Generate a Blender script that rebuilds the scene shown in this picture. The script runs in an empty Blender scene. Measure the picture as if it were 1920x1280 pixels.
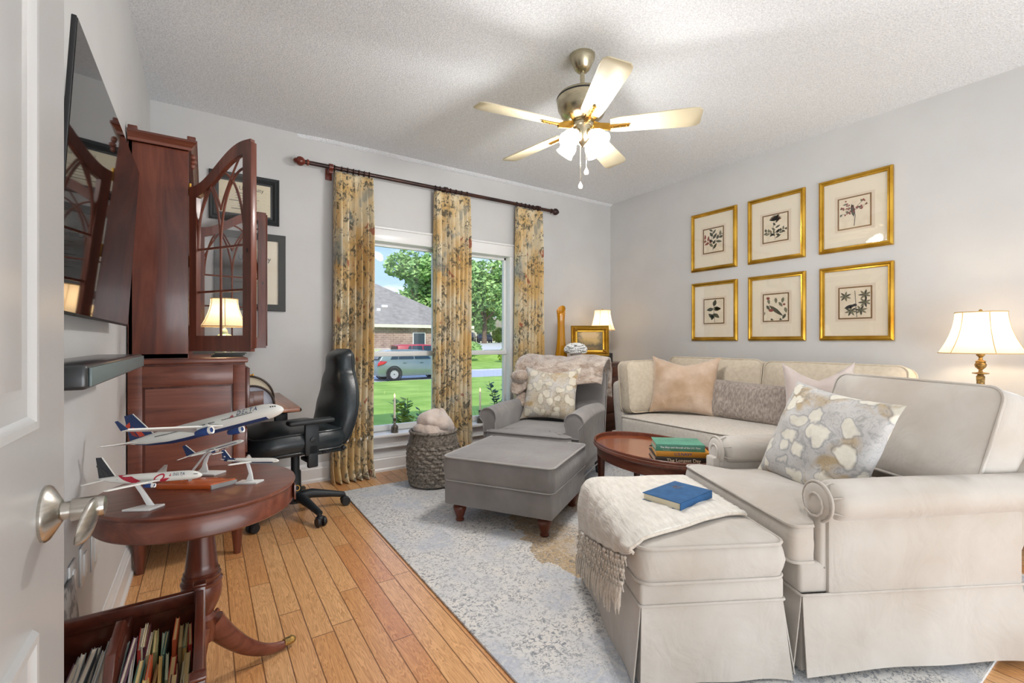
import bpy, bmesh, math, random
from mathutils import Vector, Matrix, noise
PI = math.pi
C = bpy.context.scene.collection
S = bpy.context.scene
# ------------------------------------------------------------------ camera, world, sun, lights, exposure
cam_d = bpy.data.cameras.new('camera'); cam = bpy.data.objects.new('camera', cam_d); C.objects.link(cam)
cam.location = (0, 0, 1.12); cam.rotation_euler = (PI / 2, 0, -math.radians(33.6))
cam_d.sensor_width = 36; cam_d.lens = 36 * 865 / 1920; cam_d.clip_start = 0.02; cam_d.clip_end = 500
S.camera = cam
S.view_settings.view_transform = 'Standard'; S.view_settings.look = 'None'
S.view_settings.gamma = 1; S.view_settings.use_curve_mapping = False; S.view_settings.exposure = 0.03

def lin(h):
    h = h.lstrip('#'); o = []
    for i in (0, 2, 4):
        c = int(h[i:i + 2], 16) / 255
        o.append(c / 12.92 if c <= .04045 else ((c + .055) / 1.055) ** 2.4)
    return (*o, 1)

W_ = bpy.data.worlds.new('sky'); S.world = W_; W_.use_nodes = True
nt = W_.node_tree; nt.nodes.clear()
def wn(t, **k):
    n = nt.nodes.new(t)
    for a, b in k.items(): setattr(n, a, b)
    return n
tc = wn('ShaderNodeTexCoord'); sep = wn('ShaderNodeSeparateXYZ'); nt.links.new(tc.outputs['Generated'], sep.inputs[0])
ramp = wn('ShaderNodeValToRGB'); nt.links.new(sep.outputs['Z'], ramp.inputs[0])
ramp.color_ramp.elements[0].position = 0.0; ramp.color_ramp.elements[0].color = lin('#b9d2ee')
ramp.color_ramp.elements[1].position = 0.45; ramp.color_ramp.elements[1].color = lin('#5b93e0')
mp = wn('ShaderNodeMapping'); mp.inputs['Scale'].default_value = (3, 3, 8); nt.links.new(tc.outputs['Generated'], mp.inputs[0])
nz = wn('ShaderNodeTexNoise'); nz.inputs['Scale'].default_value = 2.2; nz.inputs['Detail'].default_value = 7; nt.links.new(mp.outputs[0], nz.inputs['Vector'])
r2 = wn('ShaderNodeValToRGB'); nt.links.new(nz.outputs[0], r2.inputs[0])
r2.color_ramp.elements[0].position = .48; r2.color_ramp.elements[1].position = .68
mx = wn('ShaderNodeMix', data_type='RGBA'); nt.links.new(r2.outputs[0], mx.inputs[0]); nt.links.new(ramp.outputs[0], mx.inputs[6]); mx.inputs[7].default_value = lin('#f4f7fb')
bg = wn('ShaderNodeBackground'); bg.inputs[1].default_value = 1.6; nt.links.new(mx.outputs[2], bg.inputs[0])
ow = wn('ShaderNodeOutputWorld'); nt.links.new(bg.outputs[0], ow.inputs[0])

def light(kind, name, loc, energy, color=(1, 1, 1), rot=(0, 0, 0), **k):
    d = bpy.data.lights.new(name, kind); d.energy = energy; d.color = color
    for a, b in k.items(): setattr(d, a, b)
    o = bpy.data.objects.new(name, d); C.objects.link(o); o.location = loc; o.rotation_euler = rot
    return o
SUN = light('SUN', 'sun', (0, -10, 20), 3.6, (1, .96, .88), (math.radians(56), 0, math.radians(-16)), angle=.01)
# fill lights added behind the camera to brighten the room
light('AREA', 'rear_fill_light', (1.8, -3.2, 1.5), 12, (.92, .96, 1), (PI / 2, 0, 0), shape='RECTANGLE', size=4.0, size_y=2.2)
light('AREA', 'upward_fill_light', (1.8, -1.9, .5), 112, (.89, .95, 1), (PI * .80, 0, 0), shape='RECTANGLE', size=3.6, size_y=1.6)  # added fill, tilted up to lighten the ceiling
for n, x, w in (('window_portal', 1.4, .8), ('window_portal', 2.255, .67)):
    p = light('AREA', n, (x, 4.08, 1.15), 1, (1, 1, 1), (-PI / 2, 0, 0), shape='RECTANGLE', size=w, size_y=1.65)
    p.data.cycles.is_portal = True

# ------------------------------------------------------------------ materials
def newmat(name):
    m = bpy.data.materials.new(name); m.use_nodes = True
    return m, m.node_tree, m.node_tree.nodes['Principled BSDF']
def nd(t, kind, **k):
    n = t.nodes.new(kind)
    for a, b in k.items():
        if a in n.inputs.keys() if isinstance(a, str) else False: n.inputs[a].default_value = b
        else: setattr(n, a, b)
    return n
def coords(t, scale=(1, 1, 1), rot=(0, 0, 0), which='Object'):
    c = t.nodes.new('ShaderNodeTexCoord'); m = t.nodes.new('ShaderNodeMapping')
    m.inputs['Scale'].default_value = scale; m.inputs['Rotation'].default_value = rot
    t.links.new(c.outputs[which], m.inputs[0]); return m.outputs[0]
def noise_(t, vec, scale, detail=4, dist=0, rough=.5):
    n = t.nodes.new('ShaderNodeTexNoise'); n.inputs['Scale'].default_value = scale; n.inputs['Detail'].default_value = detail
    n.inputs['Distortion'].default_value = dist; n.inputs['Roughness'].default_value = rough
    t.links.new(vec, n.inputs['Vector']); return n.outputs[0]
def ramp_(t, fac, stops, interp='LINEAR'):
    r = t.nodes.new('ShaderNodeValToRGB'); cr = r.color_ramp; cr.interpolation = interp
    while len(cr.elements) < len(stops): cr.elements.new(.5)
    for e, (p, c) in zip(cr.elements, stops):
        e.position = p; e.color = lin(c) if isinstance(c, str) else (c, c, c, 1)
    t.links.new(fac, r.inputs[0]); return r.outputs[0]
def mixc(t, fac, a, b, mode='MIX'):
    m = t.nodes.new('ShaderNodeMix'); m.data_type = 'RGBA'; m.blend_type = mode
    for sock, v in ((m.inputs[0], fac), (m.inputs[6], a), (m.inputs[7], b)):
        if isinstance(v, (int, float)): sock.default_value = v
        elif isinstance(v, str): sock.default_value = lin(v)
        else: t.links.new(v, sock)
    return m.outputs[2]
def math_(t, op, a, b=0, clamp=False):
    m = t.nodes.new('ShaderNodeMath'); m.operation = op; m.use_clamp = clamp
    for s, v in zip(m.inputs, (a, b)):
        if isinstance(v, (int, float)): s.default_value = v
        else: t.links.new(v, s)
    return m.outputs[0]
def bump_(t, b, h, strength, dist=.01):
    n = t.nodes.new('ShaderNodeBump'); n.inputs['Strength'].default_value = strength; n.inputs['Distance'].default_value = dist
    t.links.new(h, n.inputs['Height']); t.links.new(n.outputs[0], b.inputs['Normal'])
def mat(name, c1, c2=None, scale=6, rough=.5, metal=0, bump=0, bscale=None, stretch=(1, 1, 1), detail=4, sheen=0, coat=0, lo=.35, hi=.65, bd=.01, dist=0, emit=0, fold=0):
    m, t, b = newmat(name)
    b.inputs['Roughness'].default_value = rough; b.inputs['Metallic'].default_value = metal
    b.inputs['Sheen Weight'].default_value = sheen; b.inputs['Coat Weight'].default_value = coat; b.inputs['Coat Roughness'].default_value = .12
    v = coords(t, stretch)
    if c2:
        t.links.new(ramp_(t, noise_(t, v, scale, detail, dist), [(lo, c1), (hi, c2)]), b.inputs['Base Color'])
    else: b.inputs['Base Color'].default_value = lin(c1)
    if bump: bump_(t, b, noise_(t, v, bscale or scale, 5), bump, bd)
    if fold:
        n2 = t.nodes.new('ShaderNodeBump'); n2.inputs['Strength'].default_value = fold; n2.inputs['Distance'].default_value = .03
        t.links.new(noise_(t, coords(t, (1, 1, 1), (.3, .5, .2)), 5.5, 3, 1.2, .45), n2.inputs['Height'])
        if bump: t.links.new(n2.outputs[0], b.inputs['Normal'].links[0].from_node.inputs['Normal'])
        else: t.links.new(n2.outputs[0], b.inputs['Normal'])
    if emit:
        b.inputs['Emission Color'].default_value = lin(c1); b.inputs['Emission Strength'].default_value = emit
    return m
M = {}
M['wall'] = mat('wall_paint', '#cbcbca', '#cfcfce', 3, .6, bump=.06, bscale=180, bd=.002)
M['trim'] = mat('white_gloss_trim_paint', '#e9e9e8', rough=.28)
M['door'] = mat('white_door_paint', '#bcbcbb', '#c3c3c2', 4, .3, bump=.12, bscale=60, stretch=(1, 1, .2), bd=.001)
def ceil_mat():
    m, t, b = newmat('popcorn_ceiling'); v = coords(t)
    n = noise_(t, v, 125, 3, 0, .6)
    t.links.new(ramp_(t, n, [(.3, '#d4d7da'), (.62, '#f1f4f7')]), b.inputs['Base Color']); b.inputs['Roughness'].default_value = .95
    bump_(t, b, n, .7, .008); return m
M['ceiling'] = ceil_mat()
def floor_mat():
    m, t, b = newmat('oak_plank_floor'); v = coords(t)
    sp = t.nodes.new('ShaderNodeSeparateXYZ'); t.links.new(v, sp.inputs[0])
    xs = math_(t, 'DIVIDE', sp.outputs['X'], .083); row = math_(t, 'FLOOR', xs)
    wn1 = t.nodes.new('ShaderNodeTexWhiteNoise'); wn1.noise_dimensions = '1D'; t.links.new(row, wn1.inputs['W'])
    ys = math_(t, 'ADD', math_(t, 'DIVIDE', sp.outputs['Y'], .95), math_(t, 'MULTIPLY', wn1.outputs[0], 7.3))
    col = math_(t, 'FLOOR', ys)
    cb = t.nodes.new('ShaderNodeCombineXYZ'); t.links.new(row, cb.inputs[0]); t.links.new(col, cb.inputs[1])
    wn2 = t.nodes.new('ShaderNodeTexWhiteNoise'); wn2.noise_dimensions = '3D'; t.links.new(cb.outputs[0], wn2.inputs['Vector'])
    base = ramp_(t, wn2.outputs[0], [(0, '#e0a066'), (.3, '#ebb478'), (.65, '#f4c38b'), (1, '#e2a56c')])
    off = t.nodes.new('ShaderNodeVectorMath'); off.operation = 'ADD'
    sc = t.nodes.new('ShaderNodeVectorMath'); sc.operation = 'SCALE'; sc.inputs['Scale'].default_value = 13; t.links.new(wn2.outputs['Color'], sc.inputs[0])
    t.links.new(v, off.inputs[0]); t.links.new(sc.outputs[0], off.inputs[1])
    mp2 = t.nodes.new('ShaderNodeMapping'); mp2.inputs['Scale'].default_value = (22, 1.6, 1); t.links.new(off.outputs[0], mp2.inputs[0])
    g1 = noise_(t, mp2.outputs[0], 1.2, 3, 2.2)
    rings = math_(t, 'FRACT', math_(t, 'MULTIPLY', g1, 9))
    g2 = noise_(t, mp2.outputs[0], 9, 5)
    grain = math_(t, 'ADD', math_(t, 'MULTIPLY', rings, .55), math_(t, 'MULTIPLY', g2, .45))
    c = mixc(t, .6, base, mixc(t, 1.0, base, ramp_(t, grain, [(.2, '#b58a62'), (.7, '#ffffff')]), 'MULTIPLY'))
    fx = math_(t, 'FRACT', xs); fy = math_(t, 'FRACT', ys)
    ex = math_(t, 'MINIMUM', fx, math_(t, 'SUBTRACT', 1, fx)); ey = math_(t, 'MULTIPLY', math_(t, 'MINIMUM', fy, math_(t, 'SUBTRACT', 1, fy)), 11)
    gap = ramp_(t, math_(t, 'MINIMUM', ex, ey), [(.012, 0.0), (.035, 1.0)])
    c = mixc(t, gap, '#87572f', c)
    t.links.new(c, b.inputs['Base Color']); b.inputs['Roughness'].default_value = .3; b.inputs['Coat Weight'].default_value = .25; b.inputs['Coat Roughness'].default_value = .2
    bump_(t, b, gap, .5, .002); return m
M['floor'] = floor_mat()
def wood(name, c0, c1, c2, rough=.28, coat=.4, axis='z', s=1.0):
    m, t, b = newmat(name); st = {'x': (.6, 7, 7), 'y': (7, .6, 7), 'z': (7, 7, .6)}[axis]
    v = coords(t, tuple(q * s for q in st))
    n = noise_(t, v, 2.2, 6, 1.4, .6)
    t.links.new(ramp_(t, n, [(.3, c0), (.5, c1), (.72, c2)]), b.inputs['Base Color'])
    b.inputs['Roughness'].default_value = rough; b.inputs['Coat Weight'].default_value = coat; b.inputs['Coat Roughness'].default_value = .12
    return m
M['mah_z'] = wood('mahogany_upright', '#4a2015', '#643020', '#7a412d', rough=.32, coat=.22)
M['mah_x'] = wood('mahogany_lengthwise', '#51261a', '#6b3726', '#834a35', rough=.32, coat=.25, axis='x')
M['mah_y'] = wood('mahogany_crosswise', '#3d1a12', '#55281c', '#693323', axis='y')
M['walnut'] = wood('brown_walnut', '#4a2a1e', '#643c2b', '#784a36', rough=.35, coat=.3, axis='x')
M['tabletop'] = wood('oiled_reddish_tabletop', '#6f3218', '#93481f', '#a85a2b', rough=.18, coat=.6, axis='y')
M['plinth'] = wood('orange_mahogany_plinth', '#b14a18', '#cf6226', '#de7a3a', rough=.25, coat=.6, axis='x')
M['lidwood'] = wood('worn_desk_lid', '#6e4430', '#8a5a40', '#a57352', rough=.3, coat=.3, axis='y')
M['dark'] = mat('near_black_plastic', '#1c1d20', rough=.45)
M['leather'] = mat('black_leather', '#1f262a', '#2a3236', 9, .33, bump=.25, bscale=90, bd=.003)
M['chairplastic'] = mat('black_chair_plastic', '#22272b', rough=.5, bump=.1, bscale=300, bd=.001)
M['steel'] = mat('brushed_nickel', '#b9b4ac', '#c9c5bd', 30, .28, 1, stretch=(1, 1, 12))
M['fannickel'] = mat('warm_brushed_nickel', '#b3a98e', '#c4bba2', 30, .26, 1, stretch=(1, 1, 12))
M['chrome'] = mat('chrome', '#d8dadc', rough=.08, metal=1)
M['brass'] = mat('antique_brass', '#b98d3f', '#d0a552', 14, .3, 1)
M['gold'] = mat('gold_leaf_frame', '#b88a28', '#d9ad45', 7, .3, .85, bump=.1, bscale=40, bd=.001)
M['bronze'] = mat('worn_gilded_bronze', '#5d4a30', '#c09a54', 60, .4, .8, bump=.6, bscale=90)
M['rod'] = mat('dark_bronze_rod', '#2c2120', '#4a2e26', 5, .35, .35)
M['rodred'] = mat('reddish_wood_finial', '#5a2318', '#7c3524', 8, .3)
M['blade'] = mat('cream_fan_blade', '#cfc4a6', rough=.35)
M['greyvelvet'] = mat('grey_velvet', '#7a7674', '#8d8987', 4, .8, bump=.15, bscale=160, sheen=.4, bd=.002, fold=.22)
M['greypipe'] = mat('light_grey_piping', '#a9a6a3', rough=.8)
M['ivory'] = mat('ivory_velvet', '#b6aca0', '#c6c0b8', 3, .75, bump=.12, bscale=140, sheen=.5, bd=.002, fold=.35)
M['linen'] = mat('cream_linen', '#cdc0ab', '#d8ccb8', 40, .9, bump=.25, bscale=420, bd=.001, sheen=.2, fold=.35)
M['linenlight'] = mat('pale_linen_upholstery', '#cfc8bd', '#dad4ca', 50, .9, bump=.2, bscale=420, bd=.001, sheen=.2)
M['peach'] = mat('blush_velvet', '#c0a080', '#dac2ac', 6, .65, bump=.15, bscale=90, sheen=.6, bd=.002, fold=.5)
M['mauve'] = mat('pale_mauve_velvet', '#c8b9b2', '#d8cbc5', 3, .65, bump=.12, bscale=90, sheen=.6, bd=.002, fold=.5)
M['greychenille'] = mat('taupe_chenille', '#8d8078', '#b5a99f', 90, .85, bump=.4, bscale=160, stretch=(1, 1, .35), sheen=.3, bd=.003)
M['knit'] = mat('ivory_gauze_knit', '#d6d0c6', '#e6e1d8', 60, .9, bump=.9, bscale=90, stretch=(1, .18, 1), bd=.006, sheen=.2)
M['fringe'] = mat('ivory_cotton_cord', '#d6cabb', '#e6dccf', 80, .9, bump=.5, bscale=200)
M['fur'] = mat('tan_faux_fur', '#a58c78', '#d5c6b8', 9, .9, bump=1, bscale=60, sheen=.8, bd=.02, dist=1.5)
M['plush'] = mat('blush_plush_blanket', '#cbb8ab', '#dccdc3', 10, .9, bump=.6, bscale=120, sheen=.8, bd=.006)
M['wicker'] = mat('grey_brown_wicker', '#5d554d', '#a39a8e', 60, .75, bump=.5, bscale=120)
M['pewter'] = mat('aged_pewter', '#5b554d', '#8a8378', 25, .4, .6)
M['candle'] = mat('ivory_candle_wax', '#efe6d2', rough=.5)
M['white'] = mat('white_plastic', '#e6e6e4', rough=.35)
M['paper'] = mat('cream_paper', '#d8cdb0', '#e4dbc4', 60, .9, stretch=(1, 1, 8))
M['mat'] = mat('cream_mat_board', '#e6dcc8', rough=.9)
M['matline'] = mat('pale_blush_mat_line', '#dccdb9', rough=.9)
M['printpaper'] = mat('aged_print_paper', '#ddd0b8', '#e6dac4', 20, .9)
M['fillet'] = mat('bronze_fillet', '#7a5a32', rough=.45, metal=.4)
for n, c in dict(leaf='#4a4a38', leafl='#76725a', berry='#8a4438', ink='#2e2b28', navy='#1f3663', red='#b3202c', pink='#b8243a', blueeng='#24407c', charcoal='#33343a', orange='#c4442e', fanred='#8e2f2a', blackframe='#23282a', greyframe='#3b3d3c', white2='#f2f2ef', silver='#a9a9a8', green='#3e7563', greenlite='#e6efe9', spineorange='#c98a2c', spineblack='#2a241f', bluecloth='#255483', cream='#e3d9bd', tealleaf='#2f5f4a').items():
    M[n] = mat(n + '_finish', c, rough=.55)
M['bluecloth'] = mat('blue_bookcloth', '#24527f', '#2c5f90', 30, .8, bump=.2, bscale=400, bd=.001)
M['green'] = mat('green_book_cover', '#4a8a74', '#5c9a83', 12, .55)
M['planewhite'] = mat('glossy_white_enamel', '#e4e3dc', rough=.2, coat=.4)
M['screen'] = mat('glossy_black_screen', '#050506', rough=.03)
M['screen'].node_tree.nodes['Principled BSDF'].inputs['IOR'].default_value = 1.75
M['soundbar'] = mat('dark_grey_soundbar', '#2d2f31', rough=.3, coat=.3)
M['amber'] = mat('amber_glass', '#d99a18', rough=.08, coat=.6)
b_ = M['amber'].node_tree.nodes['Principled BSDF']; b_.inputs['Transmission Weight'].default_value = .45; b_.inputs['Base Color'].default_value = lin('#e6a31a')
def emis(name, c, st, tr=False):
    m, t, b = newmat(name); b.inputs['Base Color'].default_value = lin(c); b.inputs['Emission Color'].default_value = lin(c); b.inputs['Emission Strength'].default_value = st; b.inputs['Roughness'].default_value = .6
    return m
M['bulbglass'] = emis('lit_frosted_glass', '#fff8f0', 10)
M['flame'] = emis('lit_candle_tip', '#ffd9a0', 2.0)
def shade_mat(name, c, e):
    m, t, b = newmat(name); b.inputs['Base Color'].default_value = lin(c); b.inputs['Roughness'].default_value = .8
    tl = t.nodes.new('ShaderNodeBsdfTranslucent'); tl.inputs[0].default_value = lin(c)
    mx_ = t.nodes.new('ShaderNodeMixShader'); mx_.inputs[0].default_value = .55
    t.links.new(b.outputs[0], mx_.inputs[1]); t.links.new(tl.outputs[0], mx_.inputs[2]); t.links.new(mx_.outputs[0], t.nodes['Material Output'].inputs[0])
    b.inputs['Emission Color'].default_value = lin('#ffdca8'); b.inputs['Emission Strength'].default_value = e
    return m
M['shade'] = shade_mat('lit_silk_shade', '#f3e3c8', .35)
M['shadetrim'] = mat('tan_shade_trim', '#c9a878', rough=.8)
def glass_mat(name, tint='#ffffff', refl=.9):
    m, t, b = newmat(name); t.nodes.remove(b)
    tr = t.nodes.new('ShaderNodeBsdfTransparent'); tr.inputs[0].default_value = lin(tint)
    gl = t.nodes.new('ShaderNodeBsdfGlossy'); gl.inputs['Roughness'].default_value = .01; gl.inputs[0].default_value = (refl, refl, refl, 1)
    fr = t.nodes.new('ShaderNodeLayerWeight'); fr.inputs[0].default_value = .5
    fac = math_(t, 'ADD', math_(t, 'MULTIPLY', math_(t, 'POWER', fr.outputs['Facing'], 5), .7), .03)
    ms = t.nodes.new('ShaderNodeMixShader'); t.links.new(fac, ms.inputs[0]); t.links.new(tr.outputs[0], ms.inputs[1]); t.links.new(gl.outputs[0], ms.inputs[2])
    t.links.new(ms.outputs[0], t.nodes['Material Output'].inputs[0]); return m
M['glass'] = glass_mat('clear_glass')
def curtain_mat():
    m, t, b = newmat('floral_curtain_cloth'); v = coords(t, (1, 1, .8))
    base = ramp_(t, noise_(t, v, 5, 3), [(.38, '#d6b374'), (.5, '#dcc292'), (.6, '#e0d2b2')])
    n1 = noise_(t, v, 24, 6, 1.2, .68)
    dark = ramp_(t, n1, [(.50, 0.0), (.55, 1.0)])
    dm = ramp_(t, noise_(t, v, 8, 2), [(.42, 0.0), (.50, 1.0)])
    c = mixc(t, math_(t, 'MULTIPLY', dark, math_(t, 'MULTIPLY', dm, .85)), base, '#454640')
    r = ramp_(t, noise_(t, coords(t, (1.3, 1.3, 1)), 9, 3, .6), [(.66, 0.0), (.71, 1.0)])
    c = mixc(t, math_(t, 'MULTIPLY', r, .8), c, '#a0472f')
    bl = ramp_(t, noise_(t, coords(t, (1, 1, .7), (0, .4, .3)), 7, 3, .4), [(.62, 0.0), (.68, 1.0)])
    c = mixc(t, math_(t, 'MULTIPLY', bl, .6), c, '#8d938f')
    t.links.new(c, b.inputs['Base Color']); b.inputs['Roughness'].default_value = .85; b.inputs['Sheen Weight'].default_value = .2
    return m
M['curtain'] = curtain_mat()
def blossom_mat(name, base1, base2, blob, ochre, scale, dark='#5f6468'):
    m, t, b = newmat(name); v = coords(t)
    wv = noise_(t, v, 9, 3); add = t.nodes.new('ShaderNodeVectorMath'); add.operation = 'ADD'
    s2 = t.nodes.new('ShaderNodeVectorMath'); s2.operation = 'SCALE'; s2.inputs['Scale'].default_value = .09
    cn = t.nodes.new('ShaderNodeTexNoise'); cn.inputs['Scale'].default_value = 14; t.links.new(v, cn.inputs['Vector'])
    t.links.new(cn.outputs['Color'], s2.inputs[0]); t.links.new(v, add.inputs[0]); t.links.new(s2.outputs[0], add.inputs[1])
    vo = t.nodes.new('ShaderNodeTexVoronoi'); vo.inputs['Scale'].default_value = scale; vo.inputs['Randomness'].default_value = .9; t.links.new(add.outputs[0], vo.inputs['Vector'])
    bs = mixc(t, ramp_(t, noise_(t, v, 7, 4), [(.42, 0.0), (.6, 1.0)]), base1, base2)
    oc = ramp_(t, noise_(t, v, 5.5, 4, .8), [(.54, 0.0), (.62, 1.0)])
    c = mixc(t, math_(t, 'MULTIPLY', oc, .75), bs, ochre)
    lines = ramp_(t, noise_(t, v, 13, 4, 2.5), [(.475, 0.0), (.495, 1.0), (.505, 1.0), (.525, 0.0)])
    c = mixc(t, math_(t, 'MULTIPLY', lines, .32), c, dark)
    d = vo.outputs['Distance']
    c = mixc(t, math_(t, 'MULTIPLY', ramp_(t, d, [(.40, 0.0), (.44, 1.0), (.47, 1.0), (.52, 0.0)]), .35), c, dark)
    c = mixc(t, ramp_(t, d, [(.34, 1.0), (.45, 0.0)]), c, mixc(t, noise_(t, v, 60, 3), blob, '#cfcabb'))
    t.links.new(c, b.inputs['Base Color']); b.inputs['Roughness'].default_value = .8; b.inputs['Sheen Weight'].default_value = .2
    bump_(t, b, noise_(t, v, 200, 2), .15, .001); return m
M['blossom'] = blossom_mat('grey_painted_blossom_cloth', '#b8b6b4', '#c9c7c4', '#e9e6da', '#a98d57', 11)
M['blossom2'] = blossom_mat('warm_painted_blossom_cloth', '#c3b69f', '#cdc9c2', '#e4dbc8', '#b4935c', 12, '#6e665a')
def rug_mat():
    m, t, b = newmat('distressed_oriental_rug'); v = coords(t)
    big = noise_(t, v, 1.6, 3); sp = t.nodes.new('ShaderNodeSeparateXYZ'); t.links.new(v, sp.inputs[0])
    base = ramp_(t, noise_(t, v, 4, 4), [(.35, '#c6cad2'), (.5, '#dddcda'), (.65, '#e8e4de')])
    # tan field: an oval medallion ring round the middle and patches
    dx = math_(t, 'MULTIPLY', sp.outputs['X'], 1.0); dy = math_(t, 'MULTIPLY', sp.outputs['Y'], 1.0)
    rr = math_(t, 'SQRT', math_(t, 'ADD', math_(t, 'POWER', math_(t, 'ABSOLUTE', dx), 2), math_(t, 'POWER', math_(t, 'ABSOLUTE', dy), 2)))
    ring = ramp_(t, math_(t, 'ADD', rr, math_(t, 'MULTIPLY', noise_(t, v, 3.2, 6, .3, .62), .75)), [(.62, 0.0), (.80, 1.0), (1.16, 1.0), (1.40, 0.0)])
    c = mixc(t, math_(t, 'MULTIPLY', ring, .9), base, '#c2a578')
    # woven ornament broken up by wear
    vo = t.nodes.new('ShaderNodeTexVoronoi'); vo.feature = 'DISTANCE_TO_EDGE'; vo.inputs['Scale'].default_value = 7; vo.inputs['Randomness'].default_value = .55; t.links.new(v, vo.inputs['Vector'])
    lines = ramp_(t, vo.outputs[0], [(.02, 1.0), (.05, 0.0)])
    wear = ramp_(t, noise_(t, v, 11, 5, .5), [(.42, 0.0), (.6, 1.0)])
    c = mixc(t, math_(t, 'MULTIPLY', math_(t, 'MULTIPLY', lines, wear), .5), c, '#e2dfd8')
    fl = ramp_(t, noise_(t, v, 62, 6, 1.0, .75), [(.51, 0.0), (.56, 1.0)])
    fm = ramp_(t, noise_(t, v, 4, 5), [(.36, .25), (.58, 1.0)])
    c = mixc(t, math_(t, 'MULTIPLY', math_(t, 'MULTIPLY', fl, fm), .75), c, '#566070')
    f2 = ramp_(t, noise_(t, coords(t, (1, 1, 1), (0, 0, .7)), 70, 4, .5, .6), [(.55, 0.0), (.62, 1.0)])
    c = mixc(t, math_(t, 'MULTIPLY', f2, .5), c, '#e9e6df')
    ax = math_(t, 'ABSOLUTE', sp.outputs['X']); bo = ramp_(t, ax, [(.86, 0.0), (.865, 1.0), (.875, 1.0), (.88, 0.0)])
    c = mixc(t, math_(t, 'MULTIPLY', bo, .3), c, '#eceae6')
    t.links.new(c, b.inputs['Base Color']); b.inputs['Roughness'].default_value = .95; b.inputs['Sheen Weight'].default_value = .2
    bump_(t, b, noise_(t, v, 260, 3), .5, .004); return m
M['rug'] = rug_mat()
M['grass'] = mat('lawn_grass', '#8aae3c', '#aecb5a', .9, .9, bump=.3, bscale=30, detail=8, sheen=.0)
M['street'] = mat('pale_asphalt', '#b9bbbe', '#c6c8ca', 3, .9)
M['drive'] = mat('pale_concrete', '#d4d2cc', rough=.9)
M['leafage'] = mat('sunlit_foliage', '#5c8f3c', '#b9d98a', 1.6, .7, detail=6, sheen=.1)
M['leafage'].node_tree.nodes['Principled BSDF'].inputs['Subsurface Weight'].default_value = 0
M['bush'] = mat('yellow_green_shrub', '#7d9440', '#b3bf62', 4, .8)
M['plantleaf'] = mat('garden_leaf_green', '#559a34', '#c9cc4a', 9, .6)
M['bark'] = mat('tree_bark', '#5d4c3e', '#7c6a58', 8, .9, bump=.5)
M['shingle'] = mat('grey_shingle_roof', '#8a8378', '#a39b8f', 2.5, .95, detail=10, lo=.3, hi=.7)
def brick_mat():
    m, t, b = newmat('pink_brown_brick'); v = coords(t, (1, 1, 1), (PI / 2, 0, 0))
    br = t.nodes.new('ShaderNodeTexBrick'); br.inputs['Scale'].default_value = 1; br.inputs['Brick Width'].default_value = .42; br.inputs['Row Height'].default_value = .16
    br.inputs['Color1'].default_value = lin('#8d6a5e'); br.inputs['Color2'].default_value = lin('#a98a7c'); br.inputs['Mortar'].default_value = lin('#b8a99f'); br.inputs['Mortar Size'].default_value = .025
    t.links.new(v, br.inputs['Vector']); t.links.new(mixc(t, .35, br.outputs[0], ramp_(t, noise_(t, v, 2, 6), [(.4, '#6e5249'), (.6, '#b79c8c')])), b.inputs['Base Color']); b.inputs['Roughness'].default_value = .9; return m
M['brick'] = brick_mat()
M['fascia'] = mat('cream_fascia', '#d9d2bf', rough=.7)
M['carsilver'] = mat('silver_green_car_paint', '#7f8d87', rough=.25, metal=.5, coat=.6)
M['carred'] = mat('red_car_paint', '#a8343a', rough=.3, coat=.6)
M['cardark'] = mat('dark_blue_car_paint', '#2b3a50', rough=.3, coat=.6)
M['carglass'] = mat('tinted_car_glass', '#2c3a42', rough=.08)
M['tyre'] = mat('tyre_rubber', '#1c1c1d', rough=.8)
M['tail'] = mat('red_tail_lamp', '#c01a22', rough=.2, coat=.5)
M['beige'] = mat('beige_house_wall', '#c9bfae', rough=.9)
def oil_mat():
    m, t, b = newmat('landscape_oil_paint'); v = coords(t)
    sp = t.nodes.new('ShaderNodeSeparateXYZ'); t.links.new(v, sp.inputs[0])
    h = math_(t, 'ADD', math_(t, 'MULTIPLY', math_(t, 'SUBTRACT', sp.outputs['Z'], .15), 4.2), math_(t, 'MULTIPLY', noise_(t, v, 12, 5), .45))
    h = math_(t, 'ADD', h, .08)
    c = ramp_(t, h, [(.12, '#4a3a20'), (.3, '#8a6c35'), (.45, '#5d5232'), (.62, '#caa763'), (.85, '#d8b985')])
    tr = ramp_(t, math_(t, 'ADD', math_(t, 'ABSOLUTE', math_(t, 'MULTIPLY', sp.outputs['X'], 4.5)), math_(t, 'MULTIPLY', noise_(t, v, 26, 5), .5)), [(.55, 0.0), (.75, 1.0)])
    c = mixc(t, math_(t, 'MULTIPLY', tr, .7), c, '#3f3a22')
    t.links.new(c, b.inputs['Base Color']); b.inputs['Roughness'].default_value = .4; return m
M['oil'] = oil_mat()

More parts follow.
